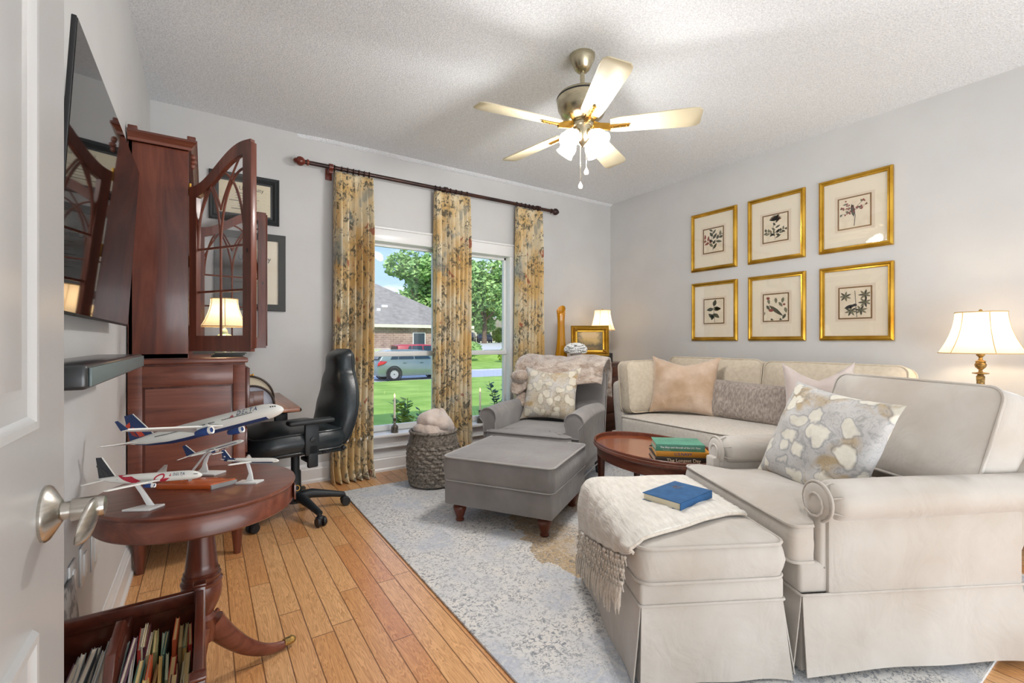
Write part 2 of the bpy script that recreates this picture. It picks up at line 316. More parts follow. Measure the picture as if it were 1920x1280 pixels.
# ------------------------------------------------------------------ geometry helpers
def rot(ax, a): return Matrix.Rotation(a, 4, ax)
def tr(*v): return Matrix.Translation(Vector(v))
class MB:
    """collects shapes in one bmesh; build() links them as ONE mesh object"""
    def __init__(s): s.bm = bmesh.new(); s.mi = 0
    def _done(s, verts, M=None, mi=None):
        if M is not None: bmesh.ops.transform(s.bm, matrix=M, verts=verts)
        return s
    def box(s, c, d, M=None, bev=0, seg=2, mi=None):
        b2 = bmesh.new(); bmesh.ops.create_cube(b2, size=1)
        bmesh.ops.transform(b2, matrix=Matrix.Diagonal((d[0], d[1], d[2], 1)), verts=b2.verts)
        if bev: bmesh.ops.bevel(b2, geom=list(b2.edges), offset=min(bev, min(d) * .49), segments=seg, affect='EDGES', profile=.5)
        bmesh.ops.transform(b2, matrix=tr(*c), verts=b2.verts)
        return s.merge(b2, M, mi)
    def merge(s, b2, M=None, mi=None):
        if M is not None: bmesh.ops.transform(b2, matrix=M, verts=b2.verts)
        vm = {v: s.bm.verts.new(v.co) for v in b2.verts}
        for f in b2.faces:
            try:
                nf = s.bm.faces.new([vm[v] for v in f.verts]); nf.material_index = s.mi if mi is None else mi
            except ValueError: pass
        b2.free(); return s
    def grid(s, fn, nu, nv, cu=False, cv=False, M=None, mi=None, flip=False):
        bm = s.bm; mu = nu if cu else nu + 1; mv = nv if cv else nv + 1
        P = [[bm.verts.new(fn(i / nu, j / nv)) for j in range(mv)] for i in range(mu)]
        for i in range(nu):
            for j in range(nv):
                q = [P[i][j], P[(i + 1) % mu][j], P[(i + 1) % mu][(j + 1) % mv], P[i][(j + 1) % mv]]
                if flip: q.reverse()
                try: f = bm.faces.new(q); f.material_index = s.mi if mi is None else mi
                except ValueError: pass
        return s._done([v for r in P for v in r], M)
    def lathe(s, prof, c=(0, 0, 0), seg=28, M=None, mi=None, cap=True):
        bm = s.bm; P = []
        for r, z in prof: P.append([bm.verts.new((c[0] + r * math.cos(2 * PI * k / seg), c[1] + r * math.sin(2 * PI * k / seg), c[2] + z)) for k in range(seg)])
        m_ = s.mi if mi is None else mi
        for a, b in zip(P, P[1:]):
            for k in range(seg):
                f = bm.faces.new([a[k], a[(k + 1) % seg], b[(k + 1) % seg], b[k]]); f.material_index = m_
        if cap:
            for q, rv in ((P[0], True), (P[-1], False)):
                f = bm.faces.new(q[::-1] if rv else q); f.material_index = m_
        return s._done([v for r in P for v in r], M)
    def tube(s, pts, r, seg=8, closed=False, M=None, mi=None, flat=None):
        bm = s.bm; pts = [Vector(p) for p in pts]; n = len(pts); R = r if isinstance(r, (list, tuple)) else [r] * n
        rings = []; up = None; m_ = s.mi if mi is None else mi
        for i, p in enumerate(pts):
            a = pts[(i - 1) % n] if (closed or i > 0) else p; b = pts[(i + 1) % n] if (closed or i < n - 1) else p
            d = (b - a).normalized() if (b - a).length > 1e-9 else Vector((0, 0, 1))
            if up is None: up = d.cross(Vector((0, 0, 1))); up = up if up.length > .1 else d.cross(Vector((1, 0, 0)))
            up = (up - d * up.dot(d)).normalized(); w = d.cross(up); k2 = flat or 1
            rings.append([bm.verts.new(p + (up * math.cos(2 * PI * k / seg) + w * math.sin(2 * PI * k / seg) * k2) * R[i]) for k in range(seg)])
        rng = range(n if closed else n - 1)
        for i in rng:
            a, b = rings[i], rings[(i + 1) % n]
            for k in range(seg):
                f = bm.faces.new([a[k], a[(k + 1) % seg], b[(k + 1) % seg], b[k]]); f.material_index = m_
        if not closed:
            for q, rv in ((rings[0], 1), (rings[-1], 0)):
                f = bm.faces.new(q[::-1] if rv else q); f.material_index = m_
        return s._done([v for q in rings for v in q], M)
    def prism(s, pts, t0, t1, plane='xy', M=None, mi=None, bev=0):
        """outline in a plane, thickness from t0 to t1 along the third axis"""
        b2 = bmesh.new()
        f3 = {'xy': lambda a, b, c: (a, b, c), 'xz': lambda a, b, c: (a, c, b), 'yz': lambda a, b, c: (c, a, b)}[plane]
        A = [b2.verts.new(f3(a, b, t0)) for a, b in pts]; B = [b2.verts.new(f3(a, b, t1)) for a, b in pts]; n = len(pts)
        b2.faces.new(A); b2.faces.new(B[::-1])
        for i in range(n): b2.faces.new([A[i], B[i], B[(i + 1) % n], A[(i + 1) % n]])
        bmesh.ops.recalc_face_normals(b2, faces=b2.faces)
        if bev: bmesh.ops.bevel(b2, geom=[e for e in b2.edges], offset=bev, segments=2, affect='EDGES', profile=.5)
        return s.merge(b2, M, mi)
    def ball(s, c, r, M=None, mi=None, seg=16):
        r = r if isinstance(r, (tuple, list)) else (r, r, r)
        b2 = bmesh.new(); bmesh.ops.create_uvsphere(b2, u_segments=seg, v_segments=max(6, seg // 2), radius=1)
        bmesh.ops.transform(b2, matrix=tr(*c) @ Matrix.Diagonal((*r, 1)), verts=b2.verts); return s.merge(b2, M, mi)
    def poly(s, pts, mi=None, M=None):
        vs = [s.bm.verts.new(p) for p in pts]
        try: f = s.bm.faces.new(vs); f.material_index = s.mi if mi is None else mi
        except ValueError: pass
        return s._done(vs, M)
    def map(s, fn):
        for v in s.bm.verts: v.co = fn(v.co)
        return s
    def build(s, name, mats, parent=None, M=None, ang=40, recalc=True, label=None):
        if M is not None: bmesh.ops.transform(s.bm, matrix=M, verts=s.bm.verts)
        if recalc: bmesh.ops.recalc_face_normals(s.bm, faces=s.bm.faces)
        me = bpy.data.meshes.new(name); s.bm.to_mesh(me); s.bm.free()
        for m in (mats if isinstance(mats, (list, tuple)) else [mats]): me.materials.append(m if not isinstance(m, str) else globals()['M'][m])
        if ang:
            me.shade_smooth()
            try: me.set_sharp_from_angle(angle=math.radians(ang))
            except Exception: pass
        o = bpy.data.objects.new(name, me); C.objects.link(o)
        if parent is not None: o.parent = parent
        if label: o['label'] = label
        return o
def tag(o, label=None, cat=None, group=None, kind=None):
    if label: o['label'] = label
    if cat: o['category'] = cat
    if group: o['group'] = group
    if kind: o['kind'] = kind
    return o
def thing(name, label, cat, loc=(0, 0, 0), rz=0, group=None):
    o = bpy.data.objects.new(name, None); C.objects.link(o); o.location = loc; o.rotation_euler = (0, 0, rz); o.empty_display_size = .1
    return tag(o, label, cat, group)
def struct(name, mb, m, **k):
    return tag(mb.build(name, m, **k), kind='structure')
def copy_tree(o, parent=None):
    c = o.copy(); C.objects.link(c)
    if parent is not None: c.parent = parent
    for ch in o.children: copy_tree(ch, c)
    return c
def text_bm(txt, size, font_shear=0, space=1.0, offset=0):
    cu = bpy.data.curves.new('t', 'FONT'); cu.body = txt; cu.size = size; cu.align_x = 'CENTER'; cu.align_y = 'CENTER'; cu.shear = font_shear
    cu.space_character = space; cu.resolution_u = 3; cu.offset = offset
    o = bpy.data.objects.new('t', cu); C.objects.link(o); me = bpy.data.meshes.new_from_object(o)
    b = bmesh.new(); b.from_mesh(me); bpy.data.objects.remove(o); bpy.data.curves.remove(cu); bpy.data.meshes.remove(me); return b
def rrect(w, d, r, n=5, bow=0):
    """rounded rectangle outline"""
    P = []
    for cx, cy, a0 in ((w / 2 - r, d / 2 - r, 0), (-w / 2 + r, d / 2 - r, 90), (-w / 2 + r, -d / 2 + r, 180), (w / 2 - r, -d / 2 + r, 270)):
        for k in range(n + 1):
            a = math.radians(a0 + 90 * k / n); P.append((cx + r * math.cos(a), cy + r * math.sin(a)))
    Q = []
    for i, p in enumerate(P):                       # extra points along the straight runs
        q = P[(i + 1) % len(P)]; L = math.dist(p, q); m = max(1, int(L / .05)) if L > .06 else 1
        for k in range(m): Q.append((p[0] + (q[0] - p[0]) * k / m, p[1] + (q[1] - p[1]) * k / m))
    return Q
def cushion_bm(w, d, h, r=.05, crown=.03, bulge=.012, welt=.006, wr=0, seed=0, welts=True, botcrown=.0):
    """boxed seat cushion, base at z=0"""
    mb = MB(); O = rrect(w, d, r); n = len(O); ed = .012
    rings = []
    def ring(sc, z, out=0, wz=0):
        R = []
        for x, y in O:
            L = math.hypot(x, y); k = sc + out / L
            zz = z
            if wz: zz += wz * (noise.noise(Vector((x * sc * 7 + seed, y * sc * 2.2, seed))) + .5 * noise.noise(Vector((x * sc * 17, y * sc * 4, seed + 3))))
            R.append((x * k, y * k, zz))
        rings.append(R)
    for s_ in (.05, .4, .75, .93, .985): ring(s_, -botcrown * (1 - s_ ** 3))
    ring(1, ed * .5); 
    for t_ in (.2, .5, .8): ring(1, ed + (h - 2 * ed) * t_, bulge * math.sin(PI * t_))
    ring(1, h - ed * .5); ring(.985, h)
    for s_ in (.94, .86, .75, .62, .48, .34, .2, .05): ring(s_, h + crown * (1 - s_ ** 2.6), 0, wr * (1 - s_ ** 6))
    bm = mb.bm; V = [[bm.verts.new(p) for p in R] for R in rings]
    for a, b in zip(V, V[1:]):
        for k in range(n): bm.faces.new([a[k], a[(k + 1) % n], b[(k + 1) % n], b[k]])
    bm.faces.new(V[0][::-1]); bm.faces.new(V[-1])
    if welts:
        for z in (ed * .3, h - ed * .3): mb.tube([(x * (1 + .003 / math.hypot(x, y)), y * (1 + .003 / math.hypot(x, y)), z) for x, y in O], welt, 6, True)
    return mb
def welt_mb(w, d, z, r=.05, rad=.006):
    mb = MB(); mb.tube([(x, y, z) for x, y in rrect(w, d, r)], rad, 6, True); return mb
def pillow_mb(w, h, t, n=26, ear=.10, seed=0, wr=.008, sag=0.0):
    """throw pillow standing in the xz plane, base at z=0, front towards -y"""
    mb = MB()
    def f(sg):
        def g(a, b):
            u = 2 * a - 1; v = 2 * b - 1
            cu = 1 - ear * (1 - u * u) * abs(v) ** 3; cv = 1 - ear * (1 - v * v) * abs(u) ** 3
            x = w / 2 * u * cv; z = h / 2 * v * cu
            th = t / 2 * (max(0, (1 - abs(u) ** 2.6) * (1 - abs(v) ** 2.6))) ** .55
            e = (1 - u ** 4) * (1 - v ** 4)
            nn = noise.noise(Vector((u * 2.3 + seed, v * 2.3, seed * 1.7))) * wr * 2 + noise.noise(Vector((u * 6 + seed, v * 3, sg))) * wr
            nn += wr * .9 * math.sin(14 * u + 3 * v + seed) * abs(v) ** 6 * (1 - u ** 4)
            z2 = z + h / 2 - sag * (1 - abs(u)) ** 1 * max(0, v) ** 2
            return (x, sg * (th + nn * e * (1 if th > 0 else 0)), z2)
        return g
    mb.grid(f(-1), n, n); mb.grid(f(1), n, n, flip=True)
    bmesh.ops.remove_doubles(mb.bm, verts=mb.bm.verts, dist=.0004); return mb
def frame_mb(w, h, prof, M=None):
    """picture frame in the xz plane centred on 0; prof = list of (inset from outer edge, y out of wall (negative = towards room))"""
    mb = MB(); bm = mb.bm; rings = []
    for i, y in prof:
        a, b = w / 2 - i, h / 2 - i
        rings.append([bm.verts.new(p) for p in ((-a, y, -b), (a, y, -b), (a, y, b), (-a, y, b))])
    for a, b in zip(rings, rings[1:]):
        for k in range(4): bm.faces.new([a[k], a[(k + 1) % 4], b[(k + 1) % 4], b[k]])
    return mb

# ------------------------------------------------------------------ the room
LX, RX, WY, CZ = -.311, 4.03, 3.94, 2.75
struct('floor', MB().box((1.86, .25, -.02), (4.6, 7.8, .04)), 'floor', ang=0)
struct('ceiling', MB().box((1.86, .25, CZ + .05), (4.6, 7.8, .1)), 'ceiling', ang=0)
struct('wall_left', MB().box((LX - .06, .25, CZ / 2), (.12, 7.8, CZ)), 'wall', ang=0)
struct('wall_right', MB().box((RX + .06, .25, CZ / 2), (.12, 7.8, CZ)), 'wall', ang=0)
struct('wall_rear', MB().box((1.86, -3.6, CZ / 2), (4.5, .12, CZ)), 'wall', ang=0)
w = MB(); T = .15; yc = WY + T / 2
OP = ((1.0, 1.80), (1.92, 2.59)); Z0, Z1 = .33, 1.99
w.box(((LX + 1.0) / 2, yc, CZ / 2), (1.0 - LX, T, CZ)); w.box(((2.59 + RX) / 2, yc, CZ / 2), (RX - 2.59, T, CZ))
w.box((1.86, yc, CZ / 2), (.12, T, CZ))
for a, b in OP:
    w.box(((a + b) / 2, yc, (Z1 + CZ) / 2), (b - a, T, CZ - Z1)); w.box(((a + b) / 2, yc, Z0 / 2), (b - a, T, Z0))
struct('wall_front', w, 'wall', ang=0)
# door stub wall and hinge jamb left of the camera, the eaves and roof outside
struct('wall_doorway', MB().box((-.26, -.09, CZ / 2), (.10, .14, CZ)), 'trim', ang=0)
struct('trim_eaves', MB().box((1.86, -.6, 3.0), (8.2, 11.0, .22)), 'fascia', ang=0)
# uneven plaster bead where ceiling meets the window wall
b = MB()
b.grid(lambda u, v: (.6 + 3.43 * u, WY - .001 - (.035 + .008 * noise.noise(Vector((u * 14, 1, 0)))) * (1 - v) * min(1, 12 * u), CZ - .001 - .025 * v - .004 * math.sin(PI * v)), 60, 4)
struct('trim_1', b, 'ceiling', recalc=False)

def baseboard(name, p0, p1, n):                     # profile extruded from p0 to p1, n = normal into the room
    pr = [(0, 0), (.024, 0), (.024, .018), (.016, .03), (.016, .105), (.012, .112), (.012, .122), (.006, .134), (.004, .15), (0, .15)]
    mb = MB(); bm = mb.bm; A = [bm.verts.new((p0[0] + n[0] * a, p0[1] + n[1] * a, z)) for a, z in pr]; B = [bm.verts.new((p1[0] + n[0] * a, p1[1] + n[1] * a, z)) for a, z in pr]
    for i in range(len(pr) - 1): bm.faces.new([A[i], B[i], B[i + 1], A[i + 1]])
    bm.faces.new(A); bm.faces.new(B[::-1]); struct(name, mb, 'trim', ang=25)
baseboard('baseboard_left', (LX, -3.5), (LX, WY), (1, 0)); baseboard('baseboard_front', (LX, WY), (RX, WY), (0, -1)); baseboard('baseboard_right', (RX, WY), (RX, -3.5), (-1, 0))

for i, (a, b) in enumerate(OP):
    r = tag(bpy.data.objects.new('window_%d' % (i + 1), None), kind='structure'); C.objects.link(r); r.location = ((a + b) / 2, WY, Z0); wd = b - a; hh = Z1 - Z0
    cs = MB()                                       # casing on the wall face
    cs.box((0, -.012, hh + .045), (wd + .12, .024, .11), bev=.006); cs.box((0, -.02, hh + .105), (wd + .14, .04, .018), bev=.005)
    for s_ in (-1, 1): cs.box((s_ * (wd / 2 + .025), -.009, hh / 2), (.07, .018, hh), bev=.004)
    cs.build('casing', 'trim', r)
    jb = MB(); jb.box((0, .04, hh - .006), (wd, .08, .012))
    for s_ in (-1, 1): jb.box((s_ * (wd / 2 - .006), .04, hh / 2), (.012, .08, hh))
    jb.build('jamb', 'trim', r)
    fr = MB(); g = .022; y = .075
    for s_ in (-1, 1): fr.box((s_ * (wd / 2 - .018), y, hh / 2), (.032, .035, hh - .01), bev=.004)
    fr.box((0, y, hh - .02), (wd, .035, .036), bev=.004); fr.box((0, y, .03), (wd, .035, .05), bev=.004); fr.box((0, y - .008, .68), (wd, .045, .045), bev=.006)
    fr.build('window_frame', 'white', r)
    MB().box((0, y + .004, .68 + .49), (wd - .06, .004, .95)).build('window_pane', 'glass', r, ang=0)
    MB().box((0, y + .012, .36), (wd - .06, .004, .60)).build('window_pane', 'glass', r, ang=0)
st = MB(); st.box((1.82, WY - .012, .318), (1.86, .16, .028), bev=.010); st.box((1.82, WY - .014, .255), (1.78, .028, .10), bev=.004); st.box((1.82, WY - .02, .21), (1.80, .04, .012), bev=.004)
struct('trim_2', st, 'trim')

# open white panelled door at the left edge of the picture
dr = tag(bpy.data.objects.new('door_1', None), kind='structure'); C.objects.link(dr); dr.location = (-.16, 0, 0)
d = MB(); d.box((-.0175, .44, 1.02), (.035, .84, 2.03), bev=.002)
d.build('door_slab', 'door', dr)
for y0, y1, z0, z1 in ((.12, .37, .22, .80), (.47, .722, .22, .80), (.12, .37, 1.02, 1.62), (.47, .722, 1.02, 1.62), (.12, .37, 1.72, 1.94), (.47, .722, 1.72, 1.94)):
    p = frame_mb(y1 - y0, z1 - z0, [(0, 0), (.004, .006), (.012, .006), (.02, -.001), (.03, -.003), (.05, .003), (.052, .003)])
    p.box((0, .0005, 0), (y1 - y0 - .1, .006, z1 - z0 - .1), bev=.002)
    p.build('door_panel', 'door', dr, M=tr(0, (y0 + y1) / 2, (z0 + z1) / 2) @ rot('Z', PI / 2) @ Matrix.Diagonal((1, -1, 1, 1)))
kh = bpy.data.objects.new('door_handle', None); C.objects.link(kh); kh.parent = dr; kh.location = (0, .765, .915); kh.scale = (1, 1, 1)
RM = rot('Y', PI / 2)
k = MB(); k.lathe([(.0325, 0), (.033, .003), (.031, .006), (.015, .015), (.0135, .016)], M=RM, seg=40); k.build('rosette', 'steel', kh)
k = MB(); k.lathe([(.0105, .014), (.0105, .024)], M=RM, seg=24); k.lathe([(.0125, .024), (.0132, .025), (.0132, .050), (.012, .055), (.006, .057)], M=RM, seg=32); k.build('shank', 'steel', kh)
k = MB()
k.grid(lambda u, v: (.046 + .006 * math.cos(2 * PI * u) * math.sin(PI * min(1, v * .97 + .1)) ** .5 - .010 * v * v, .004 - .062 * v, .000 - .022 * v ** 1.3 + (.010 + .010 * math.sin(PI * v)) * math.sin(2 * PI * u) * max(.05, 1 - v ** 5) ** .5), 28, 20, cu=True)
k.build('lever', 'steel', kh, ang=80)

# ------------------------------------------------------------------ wall plates on the left wall, television, soundbar
def wallplate(y, z, lab, kind):
    t_ = thing('wall_plate', lab, 'wall plate', (LX, y, z), 0)
    MB().box((.003, 0, 0), (.006, .072, .116), bev=.003).build('plate', 'white', t_)
    if kind == 'duplex':
        for dz in (.024, -.024): MB().lathe([(.016, 0), (.0155, .003), (.012, .004)], M=tr(.006, 0, dz) @ rot('Y', PI / 2), seg=24).build('socket', 'white2', t_)
    elif kind == 'jack': MB().box((.009, 0, 0), (.008, .018, .018), bev=.001).build('jack', 'dark', t_)
    else: MB().box((.008, 0, 0), (.006, .034, .068), bev=.002).build('rocker', 'white2', t_)
wallplate(1.74, .45, 'white duplex outlet plate on grey wall nearest the open door', 'duplex')
wallplate(1.875, .45, 'middle blank white plate on grey wall under the television', 'rocker')
wallplate(2.035, .43, 'farthest white wall plate beside the mahogany cabinet foot', 'rocker')
tv = thing('television', 'flat glossy black television mounted low on the left wall', 'television', (LX, 1.81, 1.18))
TM = tr(.052, 0, 0) @ rot('Y', math.radians(3.3))
MB().box((0, 0, .305), (.009, 1.06, .61), bev=.002).build('bezel', 'dark', tv, M=TM)
MB().box((.005, 0, .3065), (.0016, 1.052, .600)).build('screen', 'screen', tv, M=TM, ang=0)
MB().box((-.012, 0, .22), (.018, .6, .34), bev=.006).build('back_housing', 'dark', tv, M=TM)
MB().box((.018, 0, .3), (.034, .3, .2), bev=.003).build('wall_bracket', 'dark', tv)
sb = thing('soundbar', 'dark grey soundbar shelf under the television', 'soundbar', (LX, 1.63, 1.028))
MB().box((.0625, 0, .024), (.125, .92, .048), bev=.008, seg=3).build('body', 'soundbar', sb)
MB().box((.1275, 0, .024), (.004, .90, .036), bev=.001).build('grille', mat('grey_green_grille_cloth', '#6f7b7c', rough=.4, metal=.3), sb)

# ------------------------------------------------------------------ mahogany secretary cabinet: back on the left wall, side towards us
Y0, Y1 = 2.81, 3.74; cab = thing('secretary_cabinet', 'tall mahogany secretary cabinet with its arched glass doors open', 'cabinet', (LX + .006, Y0, 0))
LW = .480                                            # lower depth (x); local x=0 at the back, y=0 at the near side
lo = MB(); wdt = Y1 - Y0
lo.box((LW / 2, wdt / 2, .6), (LW, wdt, .82), bev=.004); lo.build('lower_case', 'mah_z', cab)
sp = MB()                                            # frame-and-panel on the visible side
for (x0, x1, z0, z1) in ((0, .055, .19, 1.0), (LW - .055, LW, .19, 1.0), (.055, LW - .055, .90, 1.0), (.055, LW - .055, .19, .30)):
    sp.box(((x0 + x1) / 2, -.006, (z0 + z1) / 2), (x1 - x0, .014, z1 - z0), bev=.002)
sp.box((LW / 2, -.002, .60), (LW - .13, .004, .58)); sp.build('side_panel', 'mah_x', cab)
MB().box((LW / 2 + .002, wdt / 2, 1.022), (LW + .022, wdt + .02, .026), bev=.006).build('lower_top', 'mah_x', cab)
for x, y in ((.04, .035), (LW - .035, .035), (.04, wdt - .035), (LW - .035, wdt - .035)):
    l = MB(); l.lathe([(.016, 0), (.017, .01), (.028, .14), (.030, .17), (.024, .178), (.03, .186), (.03, .195)], c=(x, y, 0), seg=20); l.build('leg', 'mah_z', cab)
fr = MB()
for z0, z1 in ((.22, .36), (.37, .51), (.52, .66)): fr.box((LW + .006, wdt / 2, (z0 + z1) / 2), (.014, wdt - .08, z1 - z0 - .01), bev=.003)
fr.build('drawer_front', 'mah_y', cab)
# opened fall front (writing flap)
MB().box((LW + .135, wdt / 2 + .02, .735), (.28, wdt - .04, .026), bev=.005).build('writing_flap', 'lidwood', cab)
MB().box((LW + .012, wdt / 2, .86), (.02, wdt - .02, .24), bev=.003).build('pigeonhole_front', 'mah_y', cab)
k = MB(); k.lathe([(.003, 0), (.003, .012), (.007, .016), (.006, .022)], M=tr(LW + .02, .03, .94) @ rot('Y', PI / 2), seg=12); k.build('knob', 'brass', cab)
UD = .235; UZ = 1.035; UT = 2.09
up = MB(); up.box((UD / 2, .012, (UZ + UT) / 2), (UD, .024, UT - UZ), bev=.003); up.box((UD / 2, wdt - .012, (UZ + UT) / 2), (UD, .024, UT - UZ), bev=.003)
up.box((.008, wdt / 2, (UZ + UT) / 2), (.016, wdt, UT - UZ)); up.box((UD / 2, wdt / 2, UZ + .012), (UD, wdt, .024)); up.box((UD / 2, wdt / 2, UT - .012), (UD, wdt, .024)); 
for z in (1.36, 1.68): up.box((UD / 2, wdt / 2, z), (UD - .03, wdt - .04, .018))
up.box((UD - .014, .03, (UZ + UT) / 2), (.028, .02, UT - UZ), bev=.006)
up.build('upper_case', 'mah_z', cab)
pr = [(0, 0), (.012, 0), (.014, .012), (.03, .03), (.036, .034), (.036, .044), (0, .044)]
co = MB(); bm = co.bm; rings = []
for o_, z in pr: rings.append([bm.verts.new(p) for p in ((0, -o_, UT - .02 + z), (UD + o_, -o_, UT - .02 + z), (UD + o_, wdt + o_, UT - .02 + z), (0, wdt + o_, UT - .02 + z))])
for a, b in zip(rings, rings[1:]):
    for q in range(4): bm.faces.new([a[q], a[(q + 1) % 4], b[(q + 1) % 4], b[q]])
bm.faces.new(rings[-1]); co.build('cornice', 'mah_x', cab, ang=25)
for x in (.02, UD + .012): MB().box((x, -.012, UT + .034), (.036, .036, .022), bev=.004).build('cornice_block', 'mah_z', cab)
cv = MB(); cv.ball((UD + .018, .0, UT - .05), (.012, .014, .016)); cv.ball((UD + .02, .0, UT - .075), (.014, .016, .012)); cv.ball((UD + .016, .0, UT - .095), (.01, .012, .014)); cv.build('carved_capital', 'mah_z', cab)
for z in (1.17, 1.52, 1.88): MB().lathe([(.006, -.03), (.006, .03)], c=(UD + .006, .006, z), seg=10).build('hinge', 'brass', cab)

DW, DH = .43, .985                                   # door leaf: hinge at x=0, meeting stile at x=DW, bottom z=0
def arch(x, top):                                    # swan curve rising from hinge stile to meeting stile
    t_ = max(0, min(1, (x - .02) / (DW - .05))); return top - .17 * (1 - (3 * t_ * t_ - 2 * t_ ** 3)) ** 1.15
def door_leaf(a, hinge, flipx):
    rt = bpy.data.objects.new('door', None); C.objects.link(rt); rt.parent = cab; rt.location = hinge; rt.rotation_euler = (0, 0, a)
    N = 24; st = .052; fm = MB(); bm = fm.bm
    outer = [(0, 0), (DW, 0)] + [(DW - DW * k / N, arch(DW - DW * k / N, DH)) for k in range(N + 1)]
    iw0, iw1 = st, DW - st
    inner = [(iw0, .075), (iw1, .075)] + [(iw1 - (iw1 - iw0) * k / N, arch(iw1 - (iw1 - iw0) * k / N, DH) - .062) for k in range(N + 1)]
    for y0_ in (-.011, .011):
        A = [bm.verts.new((x, y0_, z)) for x, z in outer]; B = [bm.verts.new((x, y0_, z)) for x, z in inner]; n = len(A)
        for q in range(n): bm.faces.new([A[q], A[(q + 1) % n], B[(q + 1) % n], B[q]])
        if y0_ < 0: A0, B0 = A, B
    for q in range(n): bm.faces.new([A0[q], A[q], A[(q + 1) % n], A0[(q + 1) % n]]); bm.faces.new([B0[q], B[q], B[(q + 1) % n], B0[(q + 1) % n]])
    fm.box((DW + .004, 0, DH / 2), (.008, .03, DH - .03), bev=.002)
    fo = fm.build('door_frame', 'mah_z', rt, ang=30)
    gl = MB(); ins = [(x, z) for x, z in inner]; gl.prism(ins, -.0015, .0015, 'xz'); gl.build('glass_pane', 'glass', rt, ang=0)
    mt = MB(); xm = (iw0 + iw1) / 2; r_ = .006; zt = lambda x: arch(x, DH) - .06
    mt.tube([(xm, 0, .075), (xm, 0, .50)], r_, 6)
    for z in (.29, .50): mt.tube([(iw0, 0, z), (iw1, 0, z)], r_, 6)
    hw = (iw1 - iw0) / 2
    for x0 in (iw0, xm):                             # two gothic arches and the diagonal ribs above them
        for sg in (1, -1):
            xs = x0 if sg > 0 else x0 + hw
            pts = []
            for k in range(25):
                tt = k / 24; x = xs + sg * hw * 1.0 * (1 - math.cos(tt * PI / 2)); z = .50 + .36 * math.sin(tt * PI / 2) ** 1.0
                if iw0 - .001 <= x <= iw1 + .001 and z < zt(min(max(x, iw0), iw1)) + .004: pts.append((x, 0, z))
            if len(pts) > 2: mt.tube(pts, r_, 6)
    for sg, xs in ((1, xm), (-1, xm), (1, iw0)):
        pts = []
        for k in range(25):
            tt = k / 24; x = xs + sg * hw * 1.15 * tt; z = .50 + .06 + .32 * tt ** .8 + (.06 if xs == iw0 else .12)
            if iw0 <= x <= iw1 and z < zt(x) + .004: pts.append((x, 0, z))
        if len(pts) > 2: mt.tube(pts, r_ * .85, 6)
    mt.build('muntins', 'mah_z', rt)
    MB().box((DW - .022, -.012, .47), (.006, .002, .018)).build('keyhole', 'dark', rt)
    return rt
import mathutils
door_leaf(math.radians(-56), (UD + .012, -.002, UZ + .038), 0)
fl = door_leaf(math.radians(8), (UD + .012, wdt + .012, UZ + .038), 1)

# lamp and paper things on the cabinet's ledge and flap
def lamp_shade(parent, z0, rb, rt_, h, panels=6, name='lamp_shade', trimm='shadetrim'):
    def f(u, v):
        a = 2 * PI * u; k = v; r = rb + (rt_ - rb) * (1 - (1 - k) ** 1.9)
        r *= 1 + .035 * math.cos(panels * a) * (1 - .5 * k) * -1
        return (r * math.cos(a), r * math.sin(a), z0 + h * k)
    s_ = MB(); s_.grid(f, panels * 10, 12, cu=True); s_.build(name, 'shade', parent, recalc=False)
    t_ = MB()
    for k in range(panels):
        u = (k + .5) / panels * 1.0; t_.tube([Vector(f(u, v / 10)) * 1 for v in range(11)], .0022, 5)
    for v in (0, 1): t_.tube([f(q / 60, v) for q in range(60)], .003, 6, True)
    for k in range(3):
        a = 2 * PI * k / 3; t_.tube([(0, 0, z0 + h - .012), (rt_ * .97 * math.cos(a), rt_ * .97 * math.sin(a), z0 + h - .004)], .0015, 4)
    t_.build('shade_trim', trimm, parent)
def bulb(loc, e, col=(1, .78, .52), r=.03): return light('POINT', 'lamp_bulb', loc, e, col, shadow_soft_size=r)
dl = thing('desk_lamp', 'small lamp with green figural base and silk shade on the secretary ledge', 'lamp', (.095, 3.27, UZ))
b = MB(); b.ball((0, 0, .10), (.05, .05, .035)); b.ball((.0, 0, .135), (.02, .02, .03)); b.lathe([(.008, .12), (.006, .22)], seg=10)
for k in range(3):
    a = k * 2.1 + .5; b.tube([(.02 * math.cos(a), .02 * math.sin(a), .085), (.045 * math.cos(a), .045 * math.sin(a), .04), (.05 * math.cos(a), .05 * math.sin(a), .008), (.072 * math.cos(a), .072 * math.sin(a), .006)], [.012, .01, .009, .006], 8)
b.build('lamp_base', mat('celadon_green_glaze', '#7fae86', '#e4e3c4', 22, .2, coat=.6), dl)
lamp_shade(dl, .175, .125, .072, .165)
bulb((.095, 3.27, UZ + .25), 1.6)
b = MB()
for k in range(3): b.box((.008 * k, .0, .004 + .008 * k), (.15, .11, .007), bev=.001)
b.build('papers', 'greyframe', None); o = bpy.data.objects['papers']; o.name = 'paper_stack'; o.location = (.10, 3.02, UZ); tag(o, 'thin stack of dark papers beside the green lamp base on the secretary', 'papers')
lr = thing('letter_rack', 'arched bentwood letter rack standing on the open writing flap', 'letter rack', (.22, 3.02, .748))
